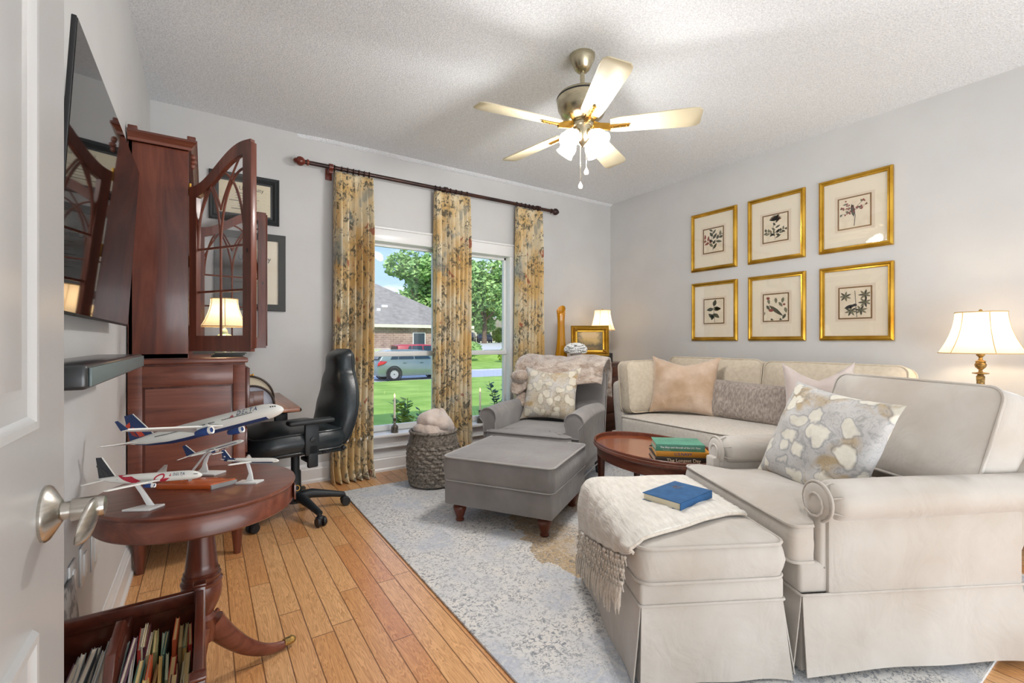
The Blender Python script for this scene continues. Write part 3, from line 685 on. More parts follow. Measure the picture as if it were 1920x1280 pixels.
for k, (y, R_) in enumerate(((0, .115), (.34, .15))):
    a_ = MB(); a_.tube([(R_ * math.cos(PI * q / 24), y, .002 + (R_ * 1.0) * math.sin(PI * q / 24)) for q in range(25)], .0065, 8); a_.build('arch', mat('dark_bentwood', '#33261f', rough=.4), lr)
    p_ = MB(); p_.prism([(R_ * .96 * math.cos(PI * q / 20), .002 + R_ * .96 * math.sin(PI * q / 20)) for q in range(21)], y + .006, y + .010, 'xz'); p_.build('divider', 'paper' if k else mat('grey_lilac_paper', '#aeb0bb', rough=.6), lr)
p_ = MB(); p_.box((0, -.004, .045), (.12, .006, .085), bev=.002); p_.box((-.02, -.012, .035), (.06, .006, .07), bev=.002); p_.build('envelope', 'walnut', lr)

# diplomas on the window wall, behind the cabinet doors
def diploma(x0, x1, z0, z1, lab, kind):
    w_, h_ = x1 - x0, z1 - z0; t_ = thing('framed_diploma', lab, 'picture', ((x0 + x1) / 2, WY, (z0 + z1) / 2))
    fw = .05 if kind else .045
    frame_mb(w_, h_, [(0, 0), (0, -.02), (.008, -.026), (.02, -.02), (.03, -.026), (fw, -.012), (fw, -.006)] if not kind else [(0, 0), (0, -.018), (.004, -.02), (fw, -.018), (fw, -.006)]).build('frame', 'blackframe' if not kind else 'greyframe', t_, ang=20)
    MB().box((0, -.004, 0), (w_ - .08, .004, h_ - .08)).build('mat_board', 'blackframe' if not kind else 'mat', t_, ang=0)
    pw, ph = (w_ - 2 * fw - .03, h_ - 2 * fw - .03) if not kind else (w_ - 2 * fw - .17, h_ - 2 * fw - .17)
    MB().box((0, -.0075, 0), (pw, .002, ph)).build('certificate', 'paper', t_, ang=0)
    tx = MB(); L = rot('X', PI / 2)
    tx.merge(text_bm('University', ph * .17), M=tr(pw * .12, -.0092, ph * .32) @ L)
    for q in range(7): tx.box((pw * .04 * ((q * 7) % 3 - 1), -.009, ph * (.16 - .085 * q)), (pw * (.3 + .08 * ((q * 5) % 4)), .0006, .0022 if q % 3 else .004))
    tx.build('lettering', 'ink', t_, ang=0)
    MB().box((0, -.011, 0), (w_ - 2 * fw, .0015, h_ - 2 * fw)).build('glass', 'glass', t_, ang=0)
diploma(.02, .47, 2.0, 2.35, 'upper framed diploma in black moulding behind the cabinet door', 0)
diploma(.05, .514, 1.35, 1.93, 'lower framed certificate with wide cream mat behind the cabinet door', 1)

# ------------------------------------------------------------------ office chair
oc = thing('office_chair', 'black leather office chair with tall back in front of the secretary', 'chair', (.485, 3.27, 0), math.radians(10))
for k in range(5):
    a = math.radians(-82 + 72 * k); ca, sa = math.cos(a), math.sin(a)
    l = MB(); l.tube([(.03 * ca, .03 * sa, .115), (.10 * ca, .10 * sa, .12), (.22 * ca, .22 * sa, .095), (.305 * ca, .305 * sa, .075)], [.034, .03, .022, .018], 10); l.tube([(.305 * ca, .305 * sa, .08), (.305 * ca, .305 * sa, .05)], .012, 8)
    l.build('leg', 'chairplastic', oc)
    c_ = MB()
    for s_ in (-1, 1): c_.lathe([(.006, -.010), (.026, -.010), (.029, -.004), (.029, .004), (.026, .010), (.006, .010)], M=tr(.315 * ca - sa * .018 * s_, .315 * sa + ca * .018 * s_, .029) @ rot('Z', a) @ rot('X', PI / 2), seg=20)
    c_.ball((.305 * ca, .305 * sa, .046), (.026, .026, .02)); c_.build('caster', 'dark', oc)
b = MB(); b.lathe([(.045, .08), (.045, .13), (.036, .15), (.034, .28), (.026, .29), (.026, .40)], seg=24); b.build('gas_column', 'chairplastic', oc)
b = MB(); b.box((.0, 0, .415), (.26, .16, .05), bev=.01); b.box((.22, 0, .43), (.22, .08, .03), bev=.008); b.box((.29, 0, .47), (.06, .10, .11), bev=.01); b.box((.16, -.15, .41), (.2, .03, .02), bev=.004); b.ball((.25, -.16, .42), .016); b.ball((.12, -.16, .415), .014)
b.build('tilt_mechanism', 'chairplastic', oc)
s_ = cushion_bm(.53, .53, .12, r=.12, crown=.04, bulge=.025, wr=.006, seed=3, botcrown=.01)
s_.map(lambda v: Vector((v.x, v.y, v.z - .12 * max(0, (-v.x - .12)) ** 1.4 * 2.2 + .03 * max(0, abs(v.y) - .15)))); s_.build('seat', 'leather', oc, M=tr(-.03, 0, .445))
# backrest: stacked sections, curved in profile
def back_sec(front):
    prof = []
    def f(u, v):
        a = 2 * PI * u; z = .44 + .63 * v
        cx = .235 + .10 * v + .03 * math.sin(PI * v * 1.2); hw = .17 + .085 * math.sin(PI * min(1, v * 1.15 + .12)) ** .8 - .03 * v; th = .062 + .035 * math.sin(PI * (v * .85 + .1))
        e = min(1, (min(v, 1 - v) / .07)) ** .5 if v not in (0, 1) else 0.05
        hw *= .72 + .28 * e; th *= e
        c_, s2 = math.cos(a), math.sin(a); sg = lambda q: abs(q) ** .6 * (1 if q > 0 else -1)
        x = cx + (-th * 1.15 * abs(c_) ** .6 if c_ < 0 else .035 * e * abs(c_) ** .6) + (.02 * math.sin(v * 9) * (abs(s2) < .8) * 0)
        y = hw * sg(s2)
        if c_ < 0: x += .006 * math.sin(v * 26) * (1 - abs(s2)) - .02 * math.exp(-((v - .28) / .16) ** 2) * (1 - abs(s2))
        return (x, y, z)
    return f
b = MB(); b.grid(back_sec(1), 40, 34, cu=True); b.build('backrest', 'leather', oc)
b = MB(); b.tube([Vector(back_sec(1)(.25 if q < 24 else .75, (q if q < 24 else 47 - q) / 23 * .96 + .02)) * 1 for q in range(48)], .004, 6); b.tube([(.30, 0, .42), (.305, 0, .6)], .02, 8, flat=.4); b.build('back_seam', 'chairplastic', oc)
for s_ in (-1, 1):
    a_ = MB(); y = s_ * .285
    a_.box((-.0, y, .53), (.085, .03, .19), bev=.01); a_.box((.005, y, .43), (.06, .03, .14), bev=.008); a_.box((0, y * .8, .40), (.05, .12, .02), bev=.004)
    a_.lathe([(.016, 0), (.016, .008), (.012, .01)], M=tr(0, y + s_ * .015, .53) @ rot('X', -s_ * PI / 2), seg=20)
    a_.build('armrest_post', 'chairplastic', oc)
    p_ = MB(); p_.box((-.005, y, .638), (.27, .075, .028), bev=.013, seg=4); p_.build('armrest_pad', 'chairplastic', oc)

# ------------------------------------------------------------------ round drum table
dt = thing('drum_table', 'round mahogany pedestal table carrying the model airplanes', 'table', (-.01, 1.77, 0))
t_ = MB(); R0 = .27
t_.lathe([(.0, .648), (.262, .648), (.268, .650), (.27, .655), (.268, .660), (.262, .661), (.0, .661)], seg=96, cap=False); t_.build('table_top', 'mah_x', dt)
t_ = MB(); t_.lathe([(.24, .60), (.258, .585), (.263, .59), (.263, .64), (.258, .648), (.24, .648)], seg=96, cap=False); t_.build('apron', 'mah_x', dt)
t_ = MB(); t_.box((0, 0, .592), (.34, .34, .02)); t_.box((.262 * math.cos(-.15), .262 * math.sin(-.15), .617), (.006, .09, .05), bev=.001); t_.build('apron_block', 'mah_y', dt)
t_ = MB(); t_.tube([(.272 + .008 * math.sin(q * PI / 4) * 1, -.045 + .006 * math.cos(q * PI / 4), .618 + .008 * math.cos(q * PI / 4)) for q in range(9)], .0015, 5); t_.build('ring_pull', 'brass', dt)
t_ = MB(); t_.lathe([(.030, .255), (.034, .262), (.046, .285), (.054, .31), (.056, .335), (.053, .350), (.057, .356), (.057, .362), (.050, .368), (.053, .374), (.053, .380), (.047, .386), (.050, .392), (.045, .398), (.043, .42), (.037, .48), (.034, .53), (.038, .585)], seg=40); t_.build('pedestal', 'mah_z', dt)
t_ = MB(); t_.lathe([(.02, .16), (.036, .17), (.042, .21), (.036, .235), (.040, .243), (.030, .256)], seg=32); t_.build('pedestal_hub', 'mah_z', dt)
for k in range(3):
    a = math.radians(19 + 120 * k); l = MB(); P_ = []
    for q in range(17):
        s_ = q / 16; P_.append((.028 + .237 * s_, 0, .195 * (1 - s_) ** 2.0 + .020))
    l.tube(P_, [.030 - .018 * (q / 16) ** .8 for q in range(17)], 12, flat=1.25)
    for q in range(9): l.tube([(.045 + .013 * q, sx * .005, P_[min(16, int(.8 + q * 1.0))][2] + .030 - .0013 * q) for sx in (-1, 1)] , .006, 6)
    l.build('leg', 'mah_x', dt, M=rot('Z', a))
    MB().tube([(.262, 0, .026), (.29, 0, .024), (.300, 0, .022)], [.0135, .015, .011], 10).build('foot_cap', 'bronze', dt, M=rot('Z', a))

# ------------------------------------------------------------------ model airplanes on the round table
def airplane(lab, loc, rz, L, r, pitch, roll, zc, cfg):
    """nose towards +x; body centre zc above the stand base"""
    t_ = thing('model_airplane', lab, 'model airplane', loc, rz, 'model airplanes on the round table')
    B = tr(cfg.get('bx', 0), 0, zc) @ rot('Y', -pitch) @ rot('X', roll)
    prof = [(-.5, .03, .55), (-.44, .28, .42), (-.34, .66, .2), (-.2, .95, .03), (-.1, 1, 0), (.32, 1, 0), (.38, .97, -.02), (.43, .84, -.08), (.465, .62, -.16), (.487, .38, -.22), (.497, .18, -.26), (.5, .03, -.28)]
    def cs(x):                                       # radius and centre height of the fuselage at x
        f_ = x / L
        for a, b in zip(prof, prof[1:]):
            if a[0] <= f_ <= b[0]:
                k = (f_ - a[0]) / (b[0] - a[0]); return r * (a[1] + (b[1] - a[1]) * k), r * (a[2] + (b[2] - a[2]) * k)
        return r * .03, 0
    def body(u, v):
        k = v * (len(prof) - 1) if False else v
        x = L * (-.5 + v); R_, c = cs(x); a = 2 * PI * u
        return (x, R_ * math.cos(a), c + R_ * math.sin(a) * 1.04)
    def ease(v): return .5 - .5 * math.cos(PI * v) * (1 - .25 * (1 - (2 * v - 1) ** 2)) if v not in (0, 1) else v
    m = MB(); m.grid(lambda u, v: body(u, ease(v)), 32, 60, cu=True)
    for f in m.bm.faces:
        c = f.calc_center_median(); R_, cc = cs(c.x)
        if c.z - cc < cfg.get('belly_z', -.55) * R_ - .0001 and -.42 * L < c.x < .40 * L: f.material_index = 1
        if cfg.get('silver'): 
            if -.3 * R_ < c.z - cc < .25 * R_ and c.x < .1 * L: f.material_index = 0
    m.build('fuselage', [cfg.get('body', 'planewhite'), cfg.get('belly', 'navy')], t_, M=B, ang=60)
    def on(x, z, o=.0004):                           # point on the right-hand skin (facing -y)
        R_, c = cs(x); q = max(-.99, min(.99, (z) / (R_ * 1.04))); return (x, -R_ * math.sqrt(1 - q * q) - o, c + z)
    def decal(polys, name, m_):
        d = MB()
        for P_ in polys:
            (x0, z0), (x1, z1), (x2, z2), (x3, z3) = P_
            d.grid(lambda u, v: on((x0 * (1 - u) + x1 * u) * (1 - v) + (x3 * (1 - u) + x2 * u) * v, (z0 * (1 - u) + z1 * u) * (1 - v) + (z3 * (1 - u) + z2 * u) * v), 10, 6)
        d.build(name, m_, t_, M=B, ang=0, recalc=False)
    # wings
    sp = cfg.get('span', .46) * L; wr_ = cfg.get('wing_x', .06) * L
    for s_ in (-1, 1):
        w = MB(); pl = [(wr_ + .07 * L, .7 * r), (wr_ - .14 * L, sp), (wr_ - .175 * L, sp), (wr_ - .10 * L, .35 * sp), (wr_ - .10 * L, .7 * r)]
        w.prism([(x, s_ * y) for x, y in pl], -.0022, .0022, 'xy', bev=.001)
        w.map(lambda v: Vector((v.x, v.y, v.z - .55 * r + .09 * abs(v.y))))
        if cfg.get('winglet'):
            zz = -.55 * r + .09 * sp
            w.prism([(wr_ - .14 * L, zz), (wr_ - .19 * L, zz + .055 * L), (wr_ - .205 * L, zz + .055 * L), (wr_ - .178 * L, zz)], s_ * sp - .001, s_ * sp + .001, 'xz', mi=1)
        w.build('wing', ['planewhite', cfg.get('tailc', 'navy')], t_, M=B, ang=30)
        if not cfg.get('rear'):
            e = MB(); ex, ey, ez = wr_ + .02 * L, s_ * .31 * sp, -.55 * r - .42 * r; er = .47 * r
            e.lathe([(er * .86, .0), (er, .004), (er, .05 * L), (er * .7, .085 * L), (er * .5, .09 * L)], M=tr(ex + .04 * L, ey, ez) @ rot('Y', -PI / 2), seg=24, mi=0)
            e.lathe([(er * .62, -.002), (er * .96, -.004), (er, .006), (er * .8, .004)], M=tr(ex + .04 * L, ey, ez) @ rot('Y', -PI / 2), seg=24, mi=1, cap=False)
            e.box((ex - .005 * L, ey, ez + .5 * r), (.07 * L, .002, .5 * r), mi=1); e.build('engine', ['blueeng', 'planewhite'], t_, M=B)
        else:
            e = MB(); e.lathe([(r * .35, 0), (r * .42, .006), (r * .42, .09 * L), (r * .25, .11 * L)], M=tr(-.24 * L, s_ * 1.25 * r, .15 * r) @ rot('Y', -PI / 2), seg=18); e.build('engine', 'planewhite', t_, M=B)
        h = MB(); tz = .3 * r if not cfg.get('ttail') else .145 * L; tx = -.42 * L if not cfg.get('ttail') else -.47 * L
        h.prism([(x, s_ * y) for x, y in ((tx + .03 * L, .1 * r), (tx - .06 * L, .17 * L), (tx - .08 * L, .17 * L), (tx - .045 * L, .1 * r))], tz - .001, tz + .001, 'xy'); h.build('stabilizer', 'planewhite', t_, M=B, ang=30)
    # fin with its colour blocks
    fx = -.31 * L; fh = cfg.get('fin', .155) * L; z0 = .75 * r
    F = [(fx, z0), (fx - .115 * L, z0 + fh), (fx - .165 * L, z0 + fh), (fx - .145 * L, z0 - .15 * r)]
    m = MB(); m.prism(F, -.0015, .0015, 'xz', mi=1); m.tube([(fx + .01 * L, 0, z0 - .002), (fx - .112 * L, 0, z0 + fh)], .0016, 6, mi=0)
    if cfg.get('logo'):
        a = lambda u, v: (fx - .04 * L - .12 * L * v - .075 * L * u * (1 - .55 * v), z0 + fh * (.02 + .95 * v))
        for mi_, poly in ((2, ((.18, .72), (.98, .62), (.98, .42), (.5, .55))), (3, ((.98, .40), (.98, .15), (.65, .02), (.62, .42))), (2, ((.40, .50), (.55, .03), (.10, .02), (.02, .25)))):
            q = [a(u * 1.0, v) for u, v in poly]; m.prism(q, -.0022, .0022, 'xz', mi=mi_)
    if cfg.get('ttail'): m.box((fx - .11 * L, 0, z0 + .25 * fh), (.03 * L, .0035, .004), mi=0)
    m.build('tail_fin', ['planewhite', cfg.get('tailc', 'navy'), cfg.get('logoa', 'orange'), cfg.get('logob', 'fanred')], t_, M=B, ang=0)
    # windows and cockpit
    wn_ = MB(); n = max(2, int(cfg.get('nwin', 60)))
    for k in range(n):
        if k in cfg.get('skip', ()): continue
        x = L * (-.27 + .60 * k / (n - 1)); p = on(x, .18 * r); wn_.box(p, (L * .0042, .0006, r * .12))
    wn_.build('cabin_windows', 'ink', t_, M=B, ang=0)
    cw = MB()
    for k in range(3):
        x = L * (.462 - .011 * k); p = on(x, .42 * r - .0 * k, .0005); cw.box(p, (L * .008, .001, r * .16))
    cw.build('cockpit_windows', 'ink', t_, M=B, ang=0)
    if cfg.get('text'):
        m = MB(); m.merge(text_bm('DELTA', cfg['text'] * r, .0, 1.15)); q = cfg.get('tx', .26) * L
        m.map(lambda v: Vector(on(v.x + q, v.y + .55 * r, .0014))); m.build('lettering', 'navy', t_, M=B, ang=0)
        m = MB(); s_ = cfg['text'] * r; w_ = q - s_ * 2.35
        for tri in (((-.45, -.35), (0, .4), (0, -.1)), ((.45, -.35), (0, .4), (0, -.1)), ((-.40, -.38), (0, -.18), (.40, -.38))):
            m.poly([on(w_ + a * s_ * .8, b * s_ + .55 * r, .0006) for a, b in tri])
        m.build('emblem', 'red', t_, M=B, ang=0)
    for nm, mt_, P_ in cfg.get('decals', ()): decal([[(x * L, z * r) for x, z in q] for q in P_], nm, mt_)
    for q in cfg.get('rings', ()):
        d = MB(); d.grid(lambda u, v: on(q[0] * L + math.cos(2 * PI * u) * (q[1] + (v - .5) * .014) * L * (1 + .0), q[2] * r + math.sin(2 * PI * u) * (q[3] + (v - .5) * .28) * r + math.cos(2 * PI * u) * .35 * r, .0007), 40, 2, cu=True); d.build('ribbon_mark', 'pink', t_, M=B, ang=0, recalc=False)
    for nm, mts, fn in cfg['stand']:
        m = MB(); fn(m, (B @ Vector((0, 0, -r * 1.0)))); m.build(nm, mts, t_)
    return t_
RZ = -math.radians(33.6)
def st_big(m, p):
    m.tube([(-.045, .004, .012), (-.045, .004, .035), (-.035, .003, .05), (.005, 0, .10), (.02, 0, .115), (.035, 0, .117)], [.009, .009, .008, .007, .006, .005], 4, flat=.5)
def plinth(m, p): m.prism([(-.125, -.035), (.045, -.035), (.085, .030), (-.095, .045), (-.125, .045)], 0, .016, 'xy', bev=.002)
def edge(m, p): m.prism([(.046, -.036), (.050, -.037), (.089, .029), (.085, .031)], 0, .012, 'xy')
TZ = .661
airplane('largest white twin-engine model airliner on an orange wood plinth', (-.005, 1.765, TZ), RZ, .525, .0255, math.radians(14.5), math.radians(-10), .185,
    dict(belly_z=-.70, winglet=1, logo=1, text=.80, tx=.30, nwin=74, skip=(39, 40, 46, 47, 48, 49, 50), span=.46, wing_x=.08, stand=[('stand_arm', 'silver', st_big), ('plinth', 'plinth', plinth), ('plinth_edge', 'silver', edge)]))
def st_w(base, arm):
    def f(m, p): m.prism(base, 0, .006, 'xy', bev=.001)
    def g(m, p): m.prism(arm, -.003, .003, 'xz', bev=.001)
    return [('stand_base', 'white', f), ('stand_arm', 'white', g)]
airplane('small dark-striped white model jet climbing steeply behind the largest model', (.0, 1.925, TZ), RZ, .215, .0075, math.radians(17), 0, .085,
    dict(belly='silver', belly_z=-.7, nwin=1, fin=.17, span=.40, bx=.03, logo=0, decals=[('cheatline', 'navy', [((-.3, -.1), (.4, -.1), (.4, .2), (-.3, .2))])],
        stand=st_w([(-.045, -.025), (.05, -.03), (.06, .02), (-.035, .025)], [(-.03, .004), (.01, .004), (.004, .035), (.012, .06), (.035, .082), (.02, .082), (-.004, .05), (-.012, .022)])))
airplane('white and navy rear-engine model jet with a T tail at the right of the table', (.12, 1.725, TZ), RZ + .08, .185, .0075, math.radians(-1), 0, .072,
    dict(rear=1, ttail=1, belly_z=-.35, nwin=20, fin=.15, span=.34, wing_x=-.02, tailc='navy', text=0, decals=[('tail_wrap', 'navy', [((-.44, -.7), (-.28, -.7), (-.22, .9), (-.40, .9))])],
        stand=st_w([(-.035, -.02), (.03, -.022), (.04, .012), (-.03, .014)], [(-.012, .004), (.012, .004), (.008, .03), (-.002, .066), (-.012, .066), (-.002, .03)])))
airplane('white model airliner with pink ribbon and dark tail at the front of the table', (-.13, 1.62, TZ), RZ + .12, .275, .0125, math.radians(2.5), 0, .082,
    dict(tailc='charcoal', logo=1, logoa='greyframe', logob='greyframe', belly='planewhite', nwin=1, text=.75, tx=.30, fin=.20, span=.44, bx=-.0,
        decals=[('tail_band', 'pink', [((-.28, .95), (-.16, .98), (-.0, -.95), (-.12, -.95))]), ('ribbon_tail', 'pink', [((.10, -.95), (.16, -.95), (.22, -.1), (.17, -.1))])], rings=[(.12, .045, .05, .62)],
        stand=st_w([(-.05, -.03), (.02, -.032), (.035, .01), (-.02, .008)], [(-.004, .004), (.014, .004), (-.015, .05), (-.03, .072), (-.042, .072), (-.022, .04)])))

# ------------------------------------------------------------------ magazine rack with books
mr = thing('magazine_rack', 'low dark mahogany magazine rack under the round table', 'magazine rack', (-.163, 1.32, 0))
rk = MB(); W2, D2 = .15, .21
for x, y in ((-W2, -D2), (W2, -D2), (-W2, D2), (W2, D2)): 
    p_ = MB(); p_.box((x, y, .225), (.026, .026, .45), bev=.002); p_.box((x, y, .455), (.03, .03, .008), bev=.003); p_.build('post', 'mah_y', mr)
for s_ in (-1, 1):
    e = MB(); e.box((0, s_ * D2, .425), (2 * W2 - .02, .018, .035), bev=.003); e.box((0, s_ * D2, .25), (2 * W2 - .02, .010, .32)); e.build('end_panel', 'mah_y', mr)
    e = MB(); e.box((s_ * W2, 0, .425), (.018, 2 * D2 - .02, .035), bev=.003); e.box((s_ * W2, 0, .25), (.010, 2 * D2 - .02, .32)); e.build('side_panel', 'mah_y', mr)
MB().box((0, 0, .085), (2 * W2, 2 * D2, .012)).build('bottom', 'mah_y', mr)
dv = MB(); dv.prism([(-D2 + .01, .09), (D2 - .01, .09), (D2 - .01, .42), (.12, .43), (.07, .475), (-.07, .475), (-.12, .43), (-D2 + .01, .42)], -.009, .009, 'yz', bev=.003); dv.tube([(.0, -.05, .452), (.0, .05, .452)], .011, 8); dv.build('divider', 'mah_y', mr, M=tr(.0, 0, 0))
def book(name, x, y, w, d, h, cover, pages, lab, cat, grp, tilt=0, zb=.092):
    o = thing(name, lab, cat, (mr.location.x + x, mr.location.y + y, zb), 0, grp); o.rotation_euler = (0, tilt, random.uniform(-.04, .04))
    m = MB(); m.box((-w / 2 + .001, 0, h / 2), (.002, d, h), bev=.0006); m.box((w / 2 - .001, 0, h / 2), (.002, d, h), bev=.0006); m.box((0, -d / 2 + .001, h / 2), (w, .002, h), bev=.0006); m.build('cover', cover, o)
    m = MB(); m.box((0, .002, h / 2), (w - .004, d - .006, h - .006)); m.build('pages', pages, o)
random.seed(5)
cols = {}
def cm(c):
    if c not in cols: cols[c] = mat('cover_' + c[1:], c, rough=.6)
    return cols[c]
spec = [('#b8352b', 'red'), ('#c9b98c', 'buff'), ('#8fae93', 'sage green'), ('#d0a75c', 'mustard'), ('#5b2732', 'maroon'), ('#8d8a5c', 'olive'), ('#c4582f', 'orange-red'), ('#9aa37f', 'grey green'), ('#e0d5b8', 'cream'), ('#456a63', 'dark teal'), ('#a58a5b', 'tan')]
k = 0
for row, (y, hh) in enumerate(((.12, .295), (.0, .275), (-.115, .285))):
    x = .022 + .004 * row; i = 0
    while x < .13:
        w_ = random.choice((.006, .009, .012, .007)) if row < 2 else random.choice((.013, .017, .011, .02)); c, cn = spec[(k * 4 + row) % len(spec)]
        rw = ('back', 'middle', 'front')[row]
        place = 'beside the divider' if i == 0 else ('against the right side' if x + w_ > .125 else 'counted from the divider')
        lab = '%s %s in the %s row of the rack, %s' % (cn, 'booklet' if row == 0 else 'book', rw, place if i == 0 or x + w_ > .125 else 'number %d from the divider' % (i + 1))
        book('booklet' if row == 0 else 'paperback_book', x + w_ / 2, y, w_, .11, hh + random.uniform(-.025, .02), cm(c), cm('#d8bd84') if k % 3 else 'paper', lab, 'book', 'books in the right half of the magazine rack', tilt=random.uniform(-.03, .03)); x += w_ + .0015; k += 1; i += 1
x = -.135; i = 0
mg = [('#6a4a5c', 'plum'), ('#a4a39f', 'light grey'), ('#55585c', 'dark grey'), ('#8e8c86', 'stone grey'), ('#d7d7d4', 'white'), ('#9c9b98', 'mid grey'), ('#b3b4b2', 'pale grey'), ('#7f9c9b', 'blue green')]
while x < -.022:
    w_ = random.choice((.009, .012, .007)); c, cn = mg[i % len(mg)]
    book('magazine', x + w_ / 2, -.03 + .01 * (i % 2), w_, .25, .305 + .012 * (i % 3), cm(c), 'matline', '%s magazine in the left half of the rack, number %d from the wall' % (cn, i + 1), 'magazine', 'magazines in the left half of the rack', tilt=.16); x += w_ + .002; i += 1
for q in range(3):
    book('thin_magazine', -.118 + .028 * q, .155, .014, .06, .27 + .012 * q, cm('#a9aaa8'), 'paper', ('pale grey thin magazine at the back left of the rack, nearest the wall', 'pale grey thin magazine at the back left of the rack, second from the wall', 'pale grey thin magazine at the back left of the rack, nearest the divider')[q], 'magazine', 'magazines in the left half of the rack', tilt=.12)
# patterned magazine leaning against the wall beyond the door
pm_ = thing('leaning_magazine', 'grey printed magazine leaning on the wall beside the outlet', 'magazine', (LX + .05, 1.62, .0))
m = MB(); m.box((0, 0, .24), (.006, .21, .48), bev=.001); m.build('pages', mat('grey_printed_cover', '#8d8d8c', '#c4c4c2', 26, .6, lo=.45, hi=.55), pm_, M=rot('Y', -.09))

# ------------------------------------------------------------------ rug
rg = MB(); rg.grid(lambda u, v: (-1.2 + 2.4 * u, -1.565 + 3.13 * v, .009 + .0012 * noise.noise(Vector((u * 30, v * 40, 0)))), 60, 80)
rg.grid(lambda u, v: (-1.2 + 2.4 * u, -1.565 + 3.13 * v, .0005), 2, 2); rg.tube([(x, y, .005) for x, y in rrect(2.4, 3.13, .01)], .0055, 6, True)
o = rg.build('area_rug', 'rug', recalc=True, ang=60); o.location = (2.05, 1.975, 0); tag(o, 'large distressed grey and tan oriental rug on the oak floor', 'rug')
RG = .011
# ------------------------------------------------------------------ grey ottoman and armchair
def grey_leg(parent, x, y, mt='mah_z'):
    l = MB(); l.lathe([(.022, 0), (.026, .004), (.026, .012), (.021, .016), (.029, .040), (.040, .070), (.043, .086), (.038, .098), (.029, .103), (.032, .108), (.036, .122)], c=(x, y, 0), seg=28); l.build('leg', mt, parent)
ang = math.radians(32)
go = thing('grey_ottoman', 'square grey velvet ottoman with dark turned wooden feet', 'ottoman', (1.69, 2.47, RG), ang)
OW, OD = .67, .70
for sx in (-1, 1):
    for sy in (-1, 1): grey_leg(go, sx * (OW / 2 - .07), sy * (OD / 2 - .07))
b = MB(); b.box((0, 0, .19), (OW, OD, .15), bev=.012, seg=3); b.build('base', 'greyvelvet', go)
c_ = cushion_bm(OW + .012, OD + .012, .145, r=.04, crown=.025, bulge=.012, wr=.006, seed=8, welts=False); c_.build('cushion', 'greyvelvet', go, M=tr(0, 0, .262), ang=60)
c_ = welt_mb(OW + .016, OD + .016, .405, .04, .0065); c_.tube([(x, y, .265) for x, y in rrect(OW + .014, OD + .014, .04)], .0045, 6, True); c_.build('piping', 'greypipe', go)

# armchair: local frame, front towards -x, right-hand side (seen by us) at y=-AW/2
ac = thing('grey_armchair', 'grey velvet armchair with fur throw over its back by the window', 'armchair', (2.285, 2.945, RG), ang)
AW, AD = .78, .82
def mirror(y): return -y
for y in (-AW / 2 + .06, AW / 2 - .06):
    grey_leg(ac, -.36, y, 'blackframe')
    l = MB(); l.tube([(.33, y, .18), (.345, y, .09), (.375, y, .0)], [.024, .02, .016], 4); l.build('leg', 'blackframe', ac)
b = MB(); b.prism([(-AD / 2, .13), (.37, .13), (.39, .30), (-AD / 2, .30)], -AW / 2 + .03, AW / 2 - .03, 'xz', bev=.01); b.build('base', 'greyvelvet', ac)
nl = MB()
for q in range(44): nl.ball((-AD / 2 + .02 + .77 * q / 43, -AW / 2 - .006, .145), (.0055, .004, .0055), seg=8)
for q in range(26): nl.ball((-AD / 2 - .004, -AW / 2 + .05 + .68 * q / 25, .145), (.004, .0055, .0055), seg=8)
nl.build('nailhead_trim', 'greypipe', ac)
c_ = cushion_bm(.60, AW - .27, .14, r=.05, crown=.02, welt=.005, seed=4, wr=.004); c_.map(lambda v: Vector((v.x, v.y * (1.0 if v.x > -.22 else 1.28), v.z))); c_.build('seat_cushion', 'greyvelvet', ac, M=tr(-.13, 0, .30), ang=60)
for s_ in (-1, 1):                                   # low sloping scroll arms
    a_ = MB(); y = s_ * (AW / 2 - .06)
    def f(u, v, y=y, s_=s_):
        a = 2 * PI * u; x = -.36 + .70 * v; top = .60 - .01 * v + .02 * math.sin(v * 3); rr = .066 - .008 * v
        # section: roll on top of a slab
        q = math.cos(a); p = math.sin(a)
        if p > -.25: return (x, y + s_ * .012 + rr * 1.05 * q, top - rr + rr * p)
        k = (-.25 - p) / .75; return (x, y + .048 * (1 if q > 0 else -1) * min(1, abs(q) * 3) * (1 if k < 1 else .9), top - rr * 1.3 - k * (top - rr * 1.3 - .17))
    a_.grid(f, 40, 12, cu=True)
    for v in (0, 1):
        ps = [f(q / 40, v) for q in range(40)]; a_.poly(ps)
    a_.tube([Vector(f(q / 40, 0)) + Vector((-.002, 0, 0)) for q in range(40) if f(q / 40, 0)[2] > .42], .005, 6)
    a_.build('arm', 'greyvelvet', ac, ang=50)
def ab(u, v):                                        # back: closed section lofted upwards, raked, shoulders rounded
    a = 2 * PI * u; z = .14 + .76 * v; cx = .335 + .17 * max(0, v - .12) ** 1.1; hw = AW / 2 - .01 - (.0 if v < .86 else .10 * ((v - .86) / .14) ** 2); th = .055 + .02 * math.sin(PI * v)
    e = 1 if v < .94 else max(.15, (1 - ((v - .94) / .06) ** 2)) ** .5; th *= e; q, p = math.cos(a), math.sin(a); g = lambda t: abs(t) ** .35 * (1 if t > 0 else -1)
    return (cx + th * g(q), hw * g(p) * (1 if e > .5 else .98), z)
b = MB(); b.grid(ab, 48, 30, cu=True); b.poly([ab(q / 48, 1) for q in range(48)]); b.poly([ab(q / 48, 0) for q in range(48)]); b.build('backrest', 'greyvelvet', ac, ang=60)
pb = MB(); pb.tube([(.34 + .17 * max(0, v - .12) ** 1.1 + .07, -AW / 2 + .012, .14 + .76 * v) for v in [q / 20 for q in range(20)]], .004, 6); pb.build('piping', 'greypipe', ac)
